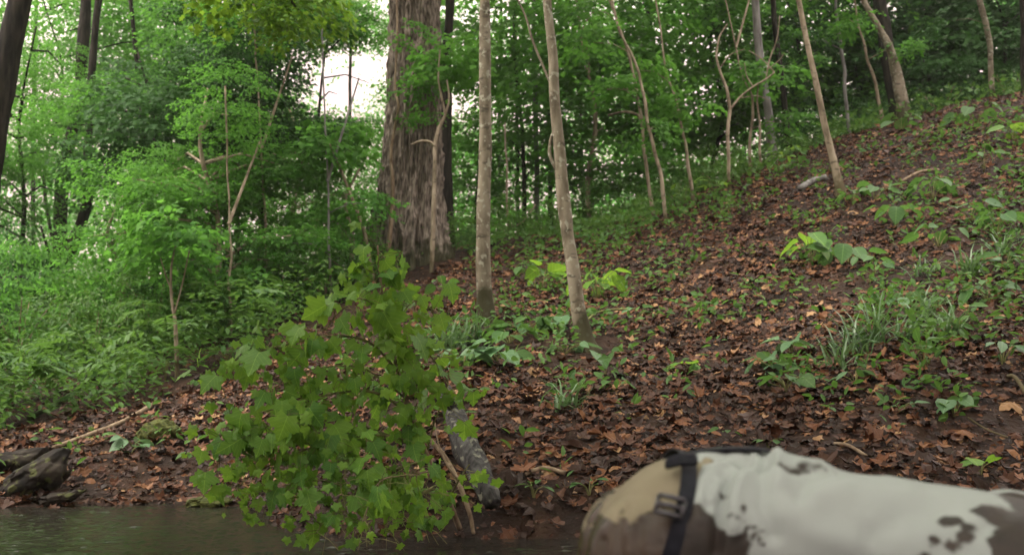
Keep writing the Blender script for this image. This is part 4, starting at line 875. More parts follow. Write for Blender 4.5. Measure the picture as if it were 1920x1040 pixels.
PL = [
    ('bright plant with large round leaves alone on the upper slope', 1520, 500, 9, .18, 'broad', 'leaf_bush', .28, .16),
    ('broad leaved plant right of the bright round leaved plant', 1590, 500, 10, .17, 'broad', 'leaf_herb', .2, .18), ('low plant below the two broad leaved slope plants', 1640, 515, 6, .12, 'broad', 'leaf_herb', .14, .16),
    ('star shaped plant with pointed leaves at the right edge', 1888, 520, 6, .17, 'oval', 'leaf_pale', .2, .08), ('bluish green plant with long leaves high at right', 1845, 325, 7, .19, 'oval', 'leaf_herb', .32, .12),
    ('broad bright plant just right of the crooked beech trunk', 1120, 565, 11, .2, 'broad', 'leaf_bush', .28, .2), ('bright upright plant between the two beech trunks', 1018, 545, 10, .18, 'broad', 'leaf_bush', .28, .16),
    ('bright low plant left of the crooked beech trunk', 985, 530, 6, .13, 'broad', 'leaf_herb', .2, .14), ('pale single leaved plant on the bare slope right of the crooked beech', 1200, 605, 4, .12, 'broad', 'leaf_pale', .12, .1),
    ('pale upright leaf plant below the crooked beech foot', 1135, 715, 3, .13, 'broad', 'leaf_pale', .1, .04, .9), ('dark green leaves beside the pale upright leaf plant', 1150, 735, 5, .10, 'broad', 'leaf_herb', .08, .1),
    ('cluster of round leaves below the straight beech', 930, 685, 13, .15, 'broad', 'leaf_pale', .12, .18), ('cluster of drooping leaves above the old log', 870, 690, 13, .14, 'broad', 'leaf_pale', .14, .16), ('low leaves right of the straight beech foot', 990, 625, 11, .14, 'broad', 'leaf_herb', .12, .18),
    ('small leafy clump touching the crooked beech foot', 1050, 625, 9, .14, 'broad', 'leaf_pale', .12, .13), ('trailing leaves left of the crooked beech foot', 1060, 665, 9, .12, 'broad', 'leaf_pale', .08, .14), ('heart leaved plant in the middle of the herb patch', 955, 645, 11, .14, 'broad', 'leaf_herb', .12, .16),
    ('round leaved plant on the slope above the shirted back', 1485, 665, 8, .14, 'broad', 'leaf_pale', .1, .1), ('pale round leaves left of the grass tufts', 1445, 700, 8, .14, 'broad', 'leaf_pale', .1, .1), ('low round leaves under the pale round leaves', 1475, 735, 10, .13, 'broad', 'leaf_herb', .09, .16),
    ('single bright leaf plant in the bare brown track', 1292, 695, 3, .11, 'broad', 'leaf_bush', .06, .06), ('five leaved plant lying flat below the grass tufts', 1605, 730, 6, .13, 'oval', 'leaf_pale', .1, .07), ('upright leaves right of the five leaved plant', 1735, 705, 6, .13, 'oval', 'leaf_herb', .2, .07, .6),
    ('arrow leaved plant low on the right slope', 1790, 785, 5, .13, 'broad', 'leaf_pale', .1, .1), ('small pale plant left of the arrow leaved plant', 1690, 775, 4, .09, 'broad', 'leaf_pale', .06, .08), ('bright small plant over the shoulder in white', 1838, 890, 4, .10, 'broad', 'leaf_bush', .08, .05, .5),
    ('tiny sprig just above the white shirt', 1440, 840, 4, .06, 'oval', 'leaf_herb', .06, .04, .4), ('tiny sprig on the wet bank left of the waist', 1105, 935, 5, .06, 'oval', 'leaf_herb', .08, .05, .4), ('small sprig at the foot of the old log', 1000, 935, 5, .07, 'oval', 'leaf_herb', .08, .05, .4),
    ('leafy plant beside the grey stone at lower left', 250, 845, 5, .12, 'broad', 'leaf_pale', .1, .1), ('pale leaf plant on the left litter bank', 245, 855, 3, .13, 'broad', 'leaf_pale', .06, .08), ('bright leafy plant standing out of the left herbs', 215, 720, 8, .15, 'broad', 'leaf_bush', .3, .15),
    ('pale plant right of the bank stem', 310, 715, 6, .12, 'oval', 'leaf_pale', .2, .06, .3), ('tall bluish plant rising from the left herbs', 110, 640, 9, .2, 'oval', 'leaf_pale', .55, .15), ('leafy plant at the herb edge above the litter', 420, 690, 7, .12, 'broad', 'leaf_herb', .2, .14),
    ('green plant behind the maple branch near the straight beech', 830, 560, 7, .14, 'broad', 'leaf_herb', .25, .15), ('low plant at the foot of the tan leaning sapling', 1600, 385, 6, .14, 'broad', 'leaf_herb', .2, .14), ('leafy clump right of the tan leaning sapling foot', 1640, 375, 6, .15, 'broad', 'leaf_herb', .2, .18),
    ('broad leaved plant high on the right slope', 1750, 380, 7, .17, 'broad', 'leaf_herb', .22, .18), ('pale leaved plant near the top right edge', 1900, 270, 6, .17, 'broad', 'leaf_bush', .25, .15), ('leafy plant at the foot of the pale twisted tree', 1690, 250, 6, .2, 'broad', 'leaf_herb', .3, .2), ('broad plant below the high right slope plants', 1820, 420, 7, .15, 'broad', 'leaf_herb', .22, .18), ('broad plant in the herb patch at right', 1760, 465, 7, .14, 'broad', 'leaf_herb', .2, .18), ('wide leaved clump at the right edge above the grass', 1870, 450, 9, .15, 'broad', 'leaf_herb', .25, .2), ('leafy clump under the star shaped plant', 1850, 570, 8, .13, 'broad', 'leaf_herb', .18, .18), ('dark green clump right of the bright round leaved plant', 1680, 430, 8, .15, 'broad', 'leaf_herb', .25, .2), ('pale drooping plant low at the right edge', 1880, 690, 6, .12, 'oval', 'leaf_pale', .16, .1), ('broad clump at the upper right edge below the trunks', 1830, 240, 8, .18, 'broad', 'leaf_herb', .3, .22), ('fresh green clump on the crest by the grey trunk', 1470, 320, 9, .15, 'oval', 'leaf_bush', .35, .16), ('fresh green clump on the crest by the forked sapling', 1340, 375, 9, .15, 'oval', 'leaf_bush', .32, .16), ('feathery clump on the crest right of the pale curving stem', 1285, 385, 9, .15, 'oval', 'leaf_bush', .35, .16), ('pale plant in the herb patch at right', 1700, 580, 6, .12, 'broad', 'leaf_pale', .14, .13), ('leafy plant in the lower right herb patch', 1800, 620, 6, .11, 'oval', 'leaf_herb', .16, .08)]
for k, a in enumerate(PL):
    lab, px, py, n, ls, tp, mt, h, sp = a[:9]; plant(lab, px, py, n, ls, tp, mt, h, sp, a[9] if len(a) > 9 else 0., k)

GT = [('long bladed grass tuft left of the herb patch', 1600, 670, .34, 40), ('long bladed grass tuft in the middle of the right slope', 1640, 650, .36, 46), ('thin grass tuft above the five leaved plant', 1575, 700, .26, 26), ('grass tuft beside the upright leaved plant', 1700, 640, .3, 36), ('fine pale grass tuft below the straight beech', 850, 660, .34, 60), ('fine grass tuft low on the bank above the log', 1060, 770, .24, 40), ('fine pale grass tuft over the herb patch at left of the beech', 880, 645, .3, 50), ('grass tuft at the far right of the slope', 1880, 480, .3, 36), ('wide grass tuft right of the long bladed tufts', 1780, 640, .3, 44), ('grass tuft above the upright leaved plant', 1730, 600, .3, 40), ('grass tuft beside the wide leaved clump at right', 1820, 520, .3, 40), ('small grass tuft on the upper bare slope', 1740, 520, .26, 30)]
for k, (lab, px, py, L, n) in enumerate(GT):
    p = on_ground(px, py); r = np.random.default_rng(k + 70)
    Mx = rotm(r.uniform(0, 6.28, n), R(62) + r.normal(size=n) * .3, r.normal(size=n) * .2)
    S = np.stack([L * r.uniform(.5, 1.1, n), .28 * np.ones(n), L * r.uniform(.7, 2.2, n)], -1)
    T = np.stack([r.normal(size=n) * .05, r.normal(size=n) * .05, np.full(n, -.01)], -1)
    tag(link('grass_tuft', Geo().add(*scatter(GRASSB, Mx, T, S)).mesh('grass_tuft'), M['grass'], None, p), lab, 'grass tuft', 'grass tufts on the slope')

# ------------------------------------------------------------------ leafy maple branch hanging over the water
def maple_branch():
    r = np.random.default_rng(42)
    Pz = lambda px, py, Y=4.6: P(px, py, Y)
    base = Pz(862, 985, 4.95)
    t = thing('maple_branch', 'leafy green maple branch drooping from the bank over the water', 'branch', base)
    stems = [
        [(862, 990, 4.95, 11), (838, 930, 4.85, 10), (800, 850, 4.7, 9), (770, 770, 4.6, 8), (742, 680, 4.55, 7), (722, 580, 4.5, 6), (712, 510, 4.5, 5), (708, 460, 4.5, 3)],
        [(742, 690, 4.55, 5), (690, 640, 4.5, 5), (620, 630, 4.45, 4), (540, 645, 4.4, 4), (470, 665, 4.4, 3), (405, 715, 4.4, 2)],
        [(770, 775, 4.6, 5), (700, 735, 4.5, 5), (610, 740, 4.4, 4), (520, 765, 4.35, 3), (450, 785, 4.35, 3), (400, 830, 4.35, 2)],
        [(790, 830, 4.65, 5), (710, 815, 4.5, 4), (610, 830, 4.4, 4), (520, 865, 4.35, 3), (460, 900, 4.3, 2), (432, 935, 4.3, 2)],
        [(805, 860, 4.7, 5), (740, 880, 4.55, 4), (670, 920, 4.4, 3), (620, 960, 4.3, 2), (592, 1000, 4.25, 2)],
        [(725, 590, 4.5, 4), (680, 560, 4.4, 3), (640, 580, 4.4, 2), (610, 620, 4.4, 2)],
        [(745, 700, 4.55, 4), (775, 650, 4.6, 3), (810, 670, 4.6, 3), (838, 720, 4.6, 2)],
        [(815, 880, 4.75, 5), (770, 890, 4.5, 3), (715, 900, 4.3, 3), (690, 950, 4.2, 2), (672, 1030, 4.2, 1.5)],
        [(735, 640, 4.55, 4), (760, 580, 4.6, 3), (790, 560, 4.65, 2), (815, 590, 4.65, 2)],
        [(830, 915, 4.85, 5), (800, 920, 4.7, 4), (770, 950, 4.6, 3), (800, 985, 4.55, 2)],
        [(760, 745, 4.6, 4), (680, 690, 4.45, 3), (600, 690, 4.4, 3), (540, 710, 4.35, 2), (500, 740, 4.35, 2)],
        [(795, 840, 4.65, 4), (650, 790, 4.5, 3), (560, 800, 4.4, 3), (480, 840, 4.35, 2)],
        [(840, 940, 4.9, 4), (860, 900, 4.8, 3), (880, 870, 4.75, 2)],
        [(715, 520, 4.5, 3), (740, 490, 4.5, 2), (755, 470, 4.5, 2)],
        [(800, 850, 4.7, 4), (815, 790, 4.65, 3), (835, 740, 4.65, 2), (842, 700, 4.65, 2)],
        [(825, 905, 4.8, 4), (780, 930, 4.6, 3), (735, 960, 4.5, 2), (720, 1000, 4.4, 2)],
        [(560, 850, 4.4, 3), (545, 890, 4.4, 2), (560, 940, 4.35, 2)],
        [(610, 830, 4.4, 3), (540, 830, 4.35, 3), (460, 810, 4.35, 2), (415, 850, 4.3, 2), (405, 890, 4.3, 1.5)],
        [(670, 920, 4.4, 3), (600, 900, 4.35, 2), (530, 920, 4.3, 2), (480, 900, 4.3, 1.5)],
        [(620, 740, 4.4, 3), (560, 760, 4.3, 2), (500, 800, 4.3, 2), (470, 850, 4.3, 1.5)],
        [(700, 815, 4.5, 3), (680, 860, 4.35, 2), (640, 900, 4.3, 2), (650, 960, 4.25, 1.5)]]
    pos, out = [], []
    g = Geo()
    for si, s in enumerate(stems):
        ln = smooth_line([[*Pz(a, b_, Y), w / 2 / FPX * Y] for a, b_, Y, w in s], 8)
        link('stem' if si == 0 else 'twig', add_tube(Geo(), ln, 7, .1, si).mesh('twig', base, True), M['twig' if si in (0, 7) else 'stem'], t)
        seg = np.linalg.norm(np.diff(ln[:, :3], axis=0), axis=1); L = seg.sum(); cum = np.concatenate([[0], np.cumsum(seg)]) / L
        n = int(L / .0125); f = r.uniform(.34 if si == 0 else .12, 1.0, n) ** .85
        c = np.stack([np.interp(f, cum, ln[:, a]) for a in range(3)], -1)
        d = np.stack([r.normal(size=n) * .9, r.normal(size=n) * .75 - .35, r.normal(size=n) * .6 - .2], -1); d /= np.linalg.norm(d, axis=1)[:, None]
        pet = r.uniform(.04, .17, n)[:, None]
        for k in range(n): add_tube(g, [[*c[k], .0016], [*(c[k] + d[k] * pet[k] * .6 + [0, 0, .008]), .0012], [*(c[k] + d[k] * pet[k]), .001]], 3)
        pos.append(c + d * pet); out.append(d)
    tag(link('petioles', g.mesh('petioles', base), M['stem'], t), kind='stuff')
    pos = np.concatenate(pos); out = np.concatenate(out); n = len(pos)
    x = out * .75 + np.stack([r.normal(size=n) * .3, r.normal(size=n) * .3, r.normal(size=n) * .35 - .95], -1); x /= np.linalg.norm(x, axis=1)[:, None]
    z = np.stack([r.normal(size=n) * .55 - .1, r.normal(size=n) * .45 - .55, r.normal(size=n) * .35 + .55], -1); z -= x * np.sum(x * z, 1)[:, None]; z /= np.linalg.norm(z, axis=1)[:, None]
    B = np.stack([x, np.cross(z, x), z], -1)
    size = np.exp(r.normal(size=n) * .42 - 3.2).clip(.022, .10) * (1 + .4 * (r.uniform(size=n) > .9))
    px, py = project(pos)
    size *= np.clip(1.15 - (py - 600) / 1400, .75, 1.2)
    order = np.argsort(-size * np.where(pos[:, 2] > .02, 1, .5))
    mes = []
    for k in range(6):
        me = Geo().add(*MAPLE_HI[k]).mesh('leaf', smooth=True); me.materials.append(M['leaf_bush_v']); mes.append(me)
    g2 = Geo()
    for q, k in enumerate(order):
        if pos[k, 2] + x[k, 2] * size[k] < .035: continue
        if q < 300:
            o = link('leaf', mes[q % 6], None, t); o.matrix_local = mat4(B[k], pos[k] - base, size[k])
        else: g2.add(*scatter(MAPLE_HI[q % 6], B[k:k + 1], pos[k:k + 1], size[k:k + 1]))
    if g2.n: tag(link('small_leaves', g2.mesh('small_leaves', base), M['leaf_bush'], t), kind='stuff')
maple_branch()
db = P(870, 940, 4.85)
t = thing('dead_branch', 'thin bare branch sloping down the bank beside the old log', 'branch', db)
link('stem', add_tube(Geo(), smooth_line([[*P(a, b_, Y), w / 2 / FPX * Y] for a, b_, Y, w in [(745, 775, 5.2, 6), (790, 810, 5.15, 8), (830, 850, 5.05, 9), (860, 905, 4.9, 10), (880, 960, 4.8, 9), (888, 1000, 4.75, 7)]], 6), 8, .15).mesh('stem', db, True), M['twig'], t)
link('twig', add_tube(Geo(), smooth_line([[*P(a, b_, Y), w / 2 / FPX * Y] for a, b_, Y, w in [(862, 905, 4.9, 5), (838, 870, 4.9, 4), (822, 830, 4.95, 3), (815, 790, 5.0, 2)]], 6), 6).mesh('twig', db, True), M['twig'], t)

# ------------------------------------------------------------------ log, stones, sticks
lb = P(885, 860, 5.2)
t = thing('old_log', 'grey weathered log with lichen lying down the bank to the water', 'log', lb)
ln = smooth_line([[*P(a, b_, Y), w / 2 / FPX * Y] for a, b_, Y, w in [(836, 735, 6.0, 28), (850, 775, 5.75, 36), (872, 830, 5.4, 42), (896, 882, 5.15, 43), (914, 920, 5.0, 40), (924, 945, 4.95, 30)]], 9)
v, tt, q = tube(ln, 26); m_ = len(ln); vv = v[:m_ * 26].reshape(m_, 26, 3); c = ln[:, None, :3]; d = vv - c
ax = np.arange(26) / 26 * 6.283
nzz = fbm(np.stack([np.cos(ax)[None] * 3 + 0 * d[..., 0], np.sin(ax)[None] * 3 + 0 * d[..., 0], np.arange(m_)[:, None] * .16 + 0 * d[..., 0]], -1).reshape(-1, 3), 1.2, 3, 9).reshape(m_, 26)
v[:m_ * 26] = (c + d * (1 + .42 * nzz + .10 * np.sin(ax * 9 + 2 * nzz))[..., None]).reshape(-1, 3)
link('log_body', Geo().add(v, tt, q).mesh('log_body', lb, True), M['log'], t)
link('broken_stub', add_tube(Geo(), smooth_line([[*P(850, 765, 5.72), .035], [*P(838, 742, 5.65), .025], [*P(834, 722, 5.6), .008]], 3), 8, .3).mesh('broken_stub', lb, True), M['log'], t)

def stone(name, label, px, py, Y, sx, sy, sz, rot, mat, seed):
    import bmesh
    bm = bmesh.new(); bmesh.ops.create_icosphere(bm, subdivisions=5, radius=1)
    v = np.array([w.co[:] for w in bm.verts])
    d = 1 + .55 * fbm(v, 1.4, 4, seed)
    v = v * d[:, None]; v = np.sign(v) * np.abs(v) ** .85 * [sx, sy, sz]; v = v @ rotm([rot[0]], [rot[1]], [rot[2]])[0].T
    v += .016 * fbm(v, 12, 3, seed)[:, None] + .035 * np.round(fbm(v, 7, 3, seed + 7)[:, None] * 3) / 3
    for w, c in zip(bm.verts, v): w.co = c
    me = bpy.data.meshes.new(name); bm.to_mesh(me); bm.free()
    me.polygons.foreach_set('use_smooth', np.ones(len(me.polygons), bool))
    return tag(link(name, me, M[mat], None, P(px, py, Y)), label, 'stone' if 'stone' in name else 'moss')
stone('wedge_stone', 'dark wedge shaped stone at the waterline in the lower left corner', 72, 895, 6.55, .20, .15, .10, (.1, .45, .1), 'rock', 1)
stone('dark_stone', 'low dark wet stone behind the wedge shaped stone', 30, 868, 6.9, .16, .12, .07, (.5, .1, 0), 'rock', 2)
stone('mossy_stone', 'small mossy mound in the left leaf bank', 298, 812, 7.6, .14, .10, .09, (.3, .15, 0), 'moss', 3)
stone('flat_stone', 'flat mossy stone at the water edge left of the maple branch', 395, 938, 6.4, .13, .08, .03, (.1, 0, 0), 'moss', 4)
stone('waterline_stone', 'small dark stone lying in the water beside the leaf bank', 110, 932, 6.35, .1, .07, .03, (.2, .1, 0), 'rock', 5)

ST = [('pale stick lying over the left litter bank', [(100, 845, 0), (165, 822, 0), (225, 798, 0), (285, 765, 0)], 9, 'twig'), ('dark mossy stick at the edge of the left herbs', [(55, 790, 0), (110, 760, 0), (150, 730, 0), (185, 695, .1)], 11, 'bark_dark'),
      ('thin straw coloured stalk low on the right slope', [(1815, 795, .02), (1850, 815, .02), (1890, 835, .02)], 4, 'bark_tan'), ('long thin twig on the slope above the white shirt', [(1560, 845, .02), (1590, 850, .03), (1625, 868, .02)], 7, 'twig'), ('slender stalk bending over the bank left of the beech foot', [(1075, 640, .02), (1120, 620, .12), (1190, 605, .1)], 4, 'stem'),
      ('short brown stick near the top of the slope', [(1690, 350, .03), (1725, 335, .05), (1760, 325, .02)], 6, 'twig'), ('curved root across the wet bank right of the log', [(985, 905, .02), (1020, 895, .03), (1060, 900, .01)], 9, 'twig'), ('straw stalk at the right edge above the leaves', [(1890, 720, .02), (1905, 735, .06), (1925, 755, .03)], 8, 'bark_tan'), ('grey flat log piece under the crest sapling', [(1500, 365, .03), (1525, 352, .04), (1550, 345, .03)], 12, 'bark_grey')]
for k, (lab, pts, w, mt) in enumerate(ST):
    rows = []
    for a, b_, dz in pts: p = on_ground(a, b_); rows.append([*(p + [0, 0, dz + w / 2 / FPX * p[1]]), w / 2 / FPX * p[1]])
    b0 = np.array(rows[0][:3]); tag(link('fallen_stick', add_tube(Geo(), smooth_line(rows, 5), 7, .15, k).mesh('fallen_stick', b0, True), M[mt], None, b0), lab, 'stick', 'sticks lying on the ground')

# ------------------------------------------------------------------ the person crawling through the stream
YS = 1.65
def fuse(g, name, voxel, smooth=6, fac=.5):
    """one skin round overlapping closed shapes"""
    me = g.mesh(name); o = bpy.data.objects.new('tmp', me); COL.objects.link(o)
    md = o.modifiers.new('r', 'REMESH'); md.mode = 'VOXEL'; md.voxel_size = voxel
    sm = o.modifiers.new('s', 'SMOOTH'); sm.iterations = smooth; sm.factor = fac
    dg = bpy.context.evaluated_depsgraph_get(); dg.update()
    out = bpy.data.meshes.new_from_object(o.evaluated_get(dg)); out.name = name
    bpy.data.objects.remove(o); bpy.data.meshes.remove(me)
    v = np.empty(len(out.vertices) * 3, np.float32); out.vertices.foreach_get('co', v)
    return out, v.reshape(-1, 3).astype(float)
def setv(me, v):
    me.vertices.foreach_set('co', v.astype(np.float32).ravel()); me.polygons.foreach_set('use_smooth', np.ones(len(me.polygons), bool)); me.update()
def section(px, py, nx, nz, d, w, k=40, e=.9):
    n = np.array([nx, 0, nz], float); n /= np.linalg.norm(n); c = P(px, py, YS) + n * d / 2
    a = np.arange(k) / k * 2 * np.pi; ca, sa = np.cos(a), np.sin(a)
    return c + np.sign(ca)[:, None] * (np.abs(ca) ** e)[:, None] * w / 2 * np.array([0, 1, 0]) - np.sign(sa)[:, None] * (np.abs(sa) ** e)[:, None] * d / 2 * n
def loft(g, secs, sub=4):
    rings = np.array(secs); m, k = rings.shape[:2]
    flat = smooth_line(rings.reshape(m, -1), sub).reshape(-1, k, 3); m = len(flat)
    i, j = np.meshgrid(np.arange(m - 1), np.arange(k), indexing='ij')
    q = np.stack([i * k + j, i * k + (j + 1) % k, (i + 1) * k + (j + 1) % k, (i + 1) * k + j], -1).reshape(-1, 4)
    v = np.vstack([flat.reshape(-1, 3), flat[0].mean(0)[None], flat[-1].mean(0)[None]]); j = np.arange(k)
    t = np.vstack([np.stack([np.full(k, m * k), (j + 1) % k, j], -1), np.stack([np.full(k, m * k + 1), (m - 1) * k + j, (m - 1) * k + (j + 1) % k], -1)])
    g.add(v, t, q)
def shape_ball(g, c, r3, n=16):
    ln = [[c[0], c[1], c[2] + r3[2] * math.cos(a), max(.001, math.sin(a))] for a in np.linspace(.05, math.pi - .05, n)]
    v, t, q = tube(ln, 20); v = (v - c) * [r3[0], r3[1], 1] + c; g.add(v, t, q)
def poly_dist(px, py, poly):
    """distance in pixels to a polyline"""
    best = np.full(px.shape, 1e9)
    for (a, b_), (c, d) in zip(poly[:-1], poly[1:]):
        ux, uy = c - a, d - b_; L = ux * ux + uy * uy
        t = np.clip(((px - a) * ux + (py - b_) * uy) / L, 0, 1)
        best = np.minimum(best, np.hypot(px - a - t * ux, py - b_ - t * uy))
    return best
def inside(px, py, poly):
    r_ = np.zeros(px.shape, bool); n = len(poly)
    for i in range(n):
        (x1, y1), (x2, y2) = poly[i], poly[(i + 1) % n]
        c = ((y1 > py) != (y2 > py)) & (px < (x2 - x1) * (py - y1) / (y2 - y1 + 1e-9) + x1); r_ ^= c
    return r_
def mask(px, py, polys, spots, lines):
    s = np.full(px.shape, -60.0)
    for pl in polys:
        d = poly_dist(px, py, pl + [pl[0]]); s = np.maximum(s, np.where(inside(px, py, pl), d, -d))
    for a, b_, r_, ry in spots: s = np.maximum(s, (1 - np.hypot((px - a) / r_, (py - b_) / ry)) * min(r_, ry))
    for ln_, w in lines: s = np.maximum(s, w - poly_dist(px, py, ln_))
    return s

hip = {s: np.array([.19, YS + s * .085, .385]) for s in (-1, 1)}
sho = {s: np.array([.80, YS + s * .165, .375]) for s in (-1, 1)}
bed = lambda x, y: gh1(x, y)
knee = {s: np.array([.235, YS + s * .13, bed(.235, YS + s * .13) + .055]) for s in (-1, 1)}
ank = {s: np.array([-.19, YS + s * .13, bed(-.19, YS + s * .13) + .05]) for s in (-1, 1)}
wri = {s: np.array([.86 + .05 * s, YS + s * .19, bed(.86, YS + s * .19) + .075]) for s in (-1, 1)}
elb = {s: (sho[s] + wri[s]) / 2 + np.array([-.045, s * .055, 0]) for s in (-1, 1)}
hc = np.array([1.045, YS, .475])

# skin: trunk, limbs, neck, head with face, hands with five fingers: one surface
g = Geo()
loft(g, [section(1130, 960, .8, -.6, .17, .22), section(1200, 890, .4, -.9, .20, .25), section(1300, 880, -.2, -.95, .165, .24), section(1500, 885, 0, -1, .17, .26), section(1750, 935, .1, -1, .17, .28), section(1930, 962, .1, -1, .15, .28), section(2010, 950, .2, -1, .12, .16)], 3)
add_tube(g, smooth_line([[.82, YS, .40, .058], [.90, YS, .425, .054], [.98, YS, .44, .054]], 3), 14)
for s in (-1, 1):
    add_tube(g, smooth_line([[*hip[s], .078], [*(hip[s] * .5 + knee[s] * .5), .066], [*knee[s], .048]], 4), 14)
    add_tube(g, smooth_line([[*knee[s], .048], [*(knee[s] * .6 + ank[s] * .4 + [0, 0, .015]), .050], [*ank[s], .034], [*(ank[s] + [-.08, 0, -.005]), .03]], 4), 14)
    add_tube(g, smooth_line([[*(sho[s] - [.0, s * .07, 0]), .062], [*sho[s], .056], [*(sho[s] * .5 + elb[s] * .5), .046], [*elb[s], .038]], 4), 12)
    add_tube(g, smooth_line([[*elb[s], .038], [*(elb[s] * .6 + wri[s] * .4), .036], [*wri[s], .026]], 4), 12)
    palm = wri[s] + [.055, 0, -.045]
    add_tube(g, smooth_line([[*wri[s], .025], [*(wri[s] + [.025, 0, -.025]), .032], [*palm, .036], [*(palm + [.022, 0, -.004]), .032]], 3), 12, squash=1)
    for k, (dy, L) in enumerate([(-.030, .070), (-.010, .080), (.010, .076), (.030, .060)]):
        f0 = palm + [.02, dy, 0.0]; d1 = np.array([1, dy * 5, .08]); d1 /= np.linalg.norm(d1)
        add_tube(g, smooth_line([[*(f0 - d1 * .02), .011], [*(f0 + d1 * L * .45 + [0, 0, .008]), .0098], [*(f0 + d1 * L * .75), .009], [*(f0 + d1 * L - [0, 0, .012]), .0078]], 3), 8)
    th = palm + [-.015, -s * .03, 0]
    add_tube(g, smooth_line([[*(th - [0.01, -s * .015, 0]), .014], [*(th + [.022, -s * .028, -.002]), .0115], [*(th + [.052, -s * .034, -.012]), .009]], 3), 8)
shape_ball(g, hc, (.098, .077, .110)); shape_ball(g, hc + [.035, 0, -.055], (.062, .058, .070))
add_tube(g, [[*(hc + [.088, 0, .012]), .010], [*(hc + [.108, 0, -.02]), .014], [*(hc + [.096, 0, -.034]), .013]], 8)
for s in (-1, 1):
    shape_ball(g, hc + [-.008, s * .080, -.008], (.022, .010, .032), 8)
    add_tube(g, [[*(hc + [.086, s * .012, .024]), .009], [*(hc + [.082, s * .040, .024]), .009], [*(hc + [.06, s * .06, .016]), .009]], 8)
    shape_ball(g, hc + [.066, s * .042, -.025], (.025, .022, .024), 8)
for dz in (-.062, -.074): add_tube(g, smooth_line([[*(hc + [.075, -.026, dz]), .006], [*(hc + [.093, 0, dz]), .008], [*(hc + [.075, .026, dz]), .006]], 3), 8)
me, v = fuse(g, 'person', .0055, 4); setv(me, v)
m, nt, b = nodes('skin'); b.inputs['Base Color'].default_value = (.50, .30, .22, 1); b.inputs['Roughness'].default_value = .5; M['skin'] = m
c = ramp(nt, tex(nt, 30, 3), [(.3, (.42, .24, .17)), (.7, (.55, .34, .25))]); nt.links.new(c, b.inputs['Base Color'])
person = tag(link('person', me, M['skin']), 'person crawling on hands and knees in muddy white sweatshirt and tan trousers', 'person')
m, nt, b = nodes('eye_white'); b.inputs['Base Color'].default_value = (.6, .58, .55, 1); b.inputs['Roughness'].default_value = .2
for s in (-1, 1):
    ge = Geo(); shape_ball(ge, hc + [.078, s * .030, .004], (.013, .013, .010), 10); link('eye', ge.mesh('eye', smooth=True), m, person)
g = Geo(); shape_ball(g, hc + [-.018, 0, .026], (.094, .086, .100), 18); shape_ball(g, hc + [-.05, 0, -.02], (.062, .074, .075), 14)
me, v = fuse(g, 'hair', .007, 3); v += .006 * fbm(v, 60, 2, 3)[:, None] * (v - hc) / .1; setv(me, v)
m, nt, b = nodes('dark_hair'); b.inputs['Base Color'].default_value = (.035, .022, .014, 1); b.inputs['Roughness'].default_value = .55
link('hair', me, m, person)

def cloth_mat(name, clean, clean2, wet, rough, wet_rough, weave=700, amp=.9):
    m, nt, b = nodes(name)
    at = N(nt, 'ShaderNodeAttribute', attribute_name='mud')
    n1 = tex(nt, 42, 8, dist=.6); n2 = tex(nt, 9, 5); n3 = tex(nt, weave, 2)
    base = mix(nt, n2, clean, clean2)
    h = math_n(nt, 'ADD', math_n(nt, 'MULTIPLY', at.outputs['Fac'], .055), math_n(nt, 'MULTIPLY', math_n(nt, 'SUBTRACT', n1, .5), amp))
    f = ramp(nt, math_n(nt, 'ADD', h, .5), [(.38, (0, 0, 0)), (.66, (1, 1, 1))])
    mudc = ramp(nt, tex(nt, 24, 5), [(.35, wet), (.62, tuple(x * 2.0 for x in wet))])
    st = ramp(nt, math_n(nt, 'ADD', math_n(nt, 'MULTIPLY', at.outputs['Fac'], .02), math_n(nt, 'MULTIPLY', n2, .8)), [(.30, (0, 0, 0)), (.8, (1, 1, 1))])
    base = mix(nt, math_n(nt, 'MULTIPLY', st, .25), base, tuple(x * 3.2 for x in wet))
    c = mix(nt, math_n(nt, 'MULTIPLY', f, .93), base, mudc)
    nt.links.new(c, b.inputs['Base Color'])
    rr = N(nt, 'ShaderNodeMapRange'); nt.links.new(f, rr.inputs[0]); rr.inputs[3].default_value = rough; rr.inputs[4].default_value = wet_rough
    nt.links.new(rr.outputs[0], b.inputs['Roughness']); b.inputs['Specular IOR Level'].default_value = .15
    hh = math_n(nt, 'ADD', math_n(nt, 'MULTIPLY', n3, .12), math_n(nt, 'MULTIPLY', math_n(nt, 'MULTIPLY', n1, f), .9))
    bump(nt, b, hh, .55, .006)
    return m
def set_attr(me, s):
    a = me.attributes.new('mud', 'FLOAT', 'POINT'); a.data.foreach_set('value', s.astype(np.float32))

# trousers
g = Geo()
TS = [section(1330, 846, -.34, -.94, .215, .30), section(1292, 849, -.30, -.955, .225, .305), section(1245, 861, .0, -1, .24, .325), section(1190, 893, .40, -.91, .25, .34), section(1142, 945, .70, -.71, .23, .34), section(1108, 1010, .93, -.36, .20, .32)]
loft(g, TS, 4)
for s in (-1, 1):
    shape_ball(g, np.array([.188, YS + s * .075, .365]), (.088, .088, .105), 14)
    add_tube(g, smooth_line([[*(hip[s] + [0, 0, -.02]), .095], [*(hip[s] * .5 + knee[s] * .5), .082], [*knee[s], .062]], 4), 16)
    add_tube(g, smooth_line([[*knee[s], .062], [*(knee[s] * .6 + ank[s] * .4 + [0, 0, .015]), .064], [*(ank[s] + [.02, 0, 0]), .052]], 4), 16)
me, v = fuse(g, 'trousers', .006, 8)
nrm = np.empty(len(me.vertices) * 3, np.float32); me.vertices.foreach_get('normal', nrm); nrm = nrm.reshape(-1, 3)
px, py = project(v); near = np.clip((YS + .03 - v[:, 1]) / .05, 0, 1)
dis = .0035 * fbm(v, 16, 3, 31)
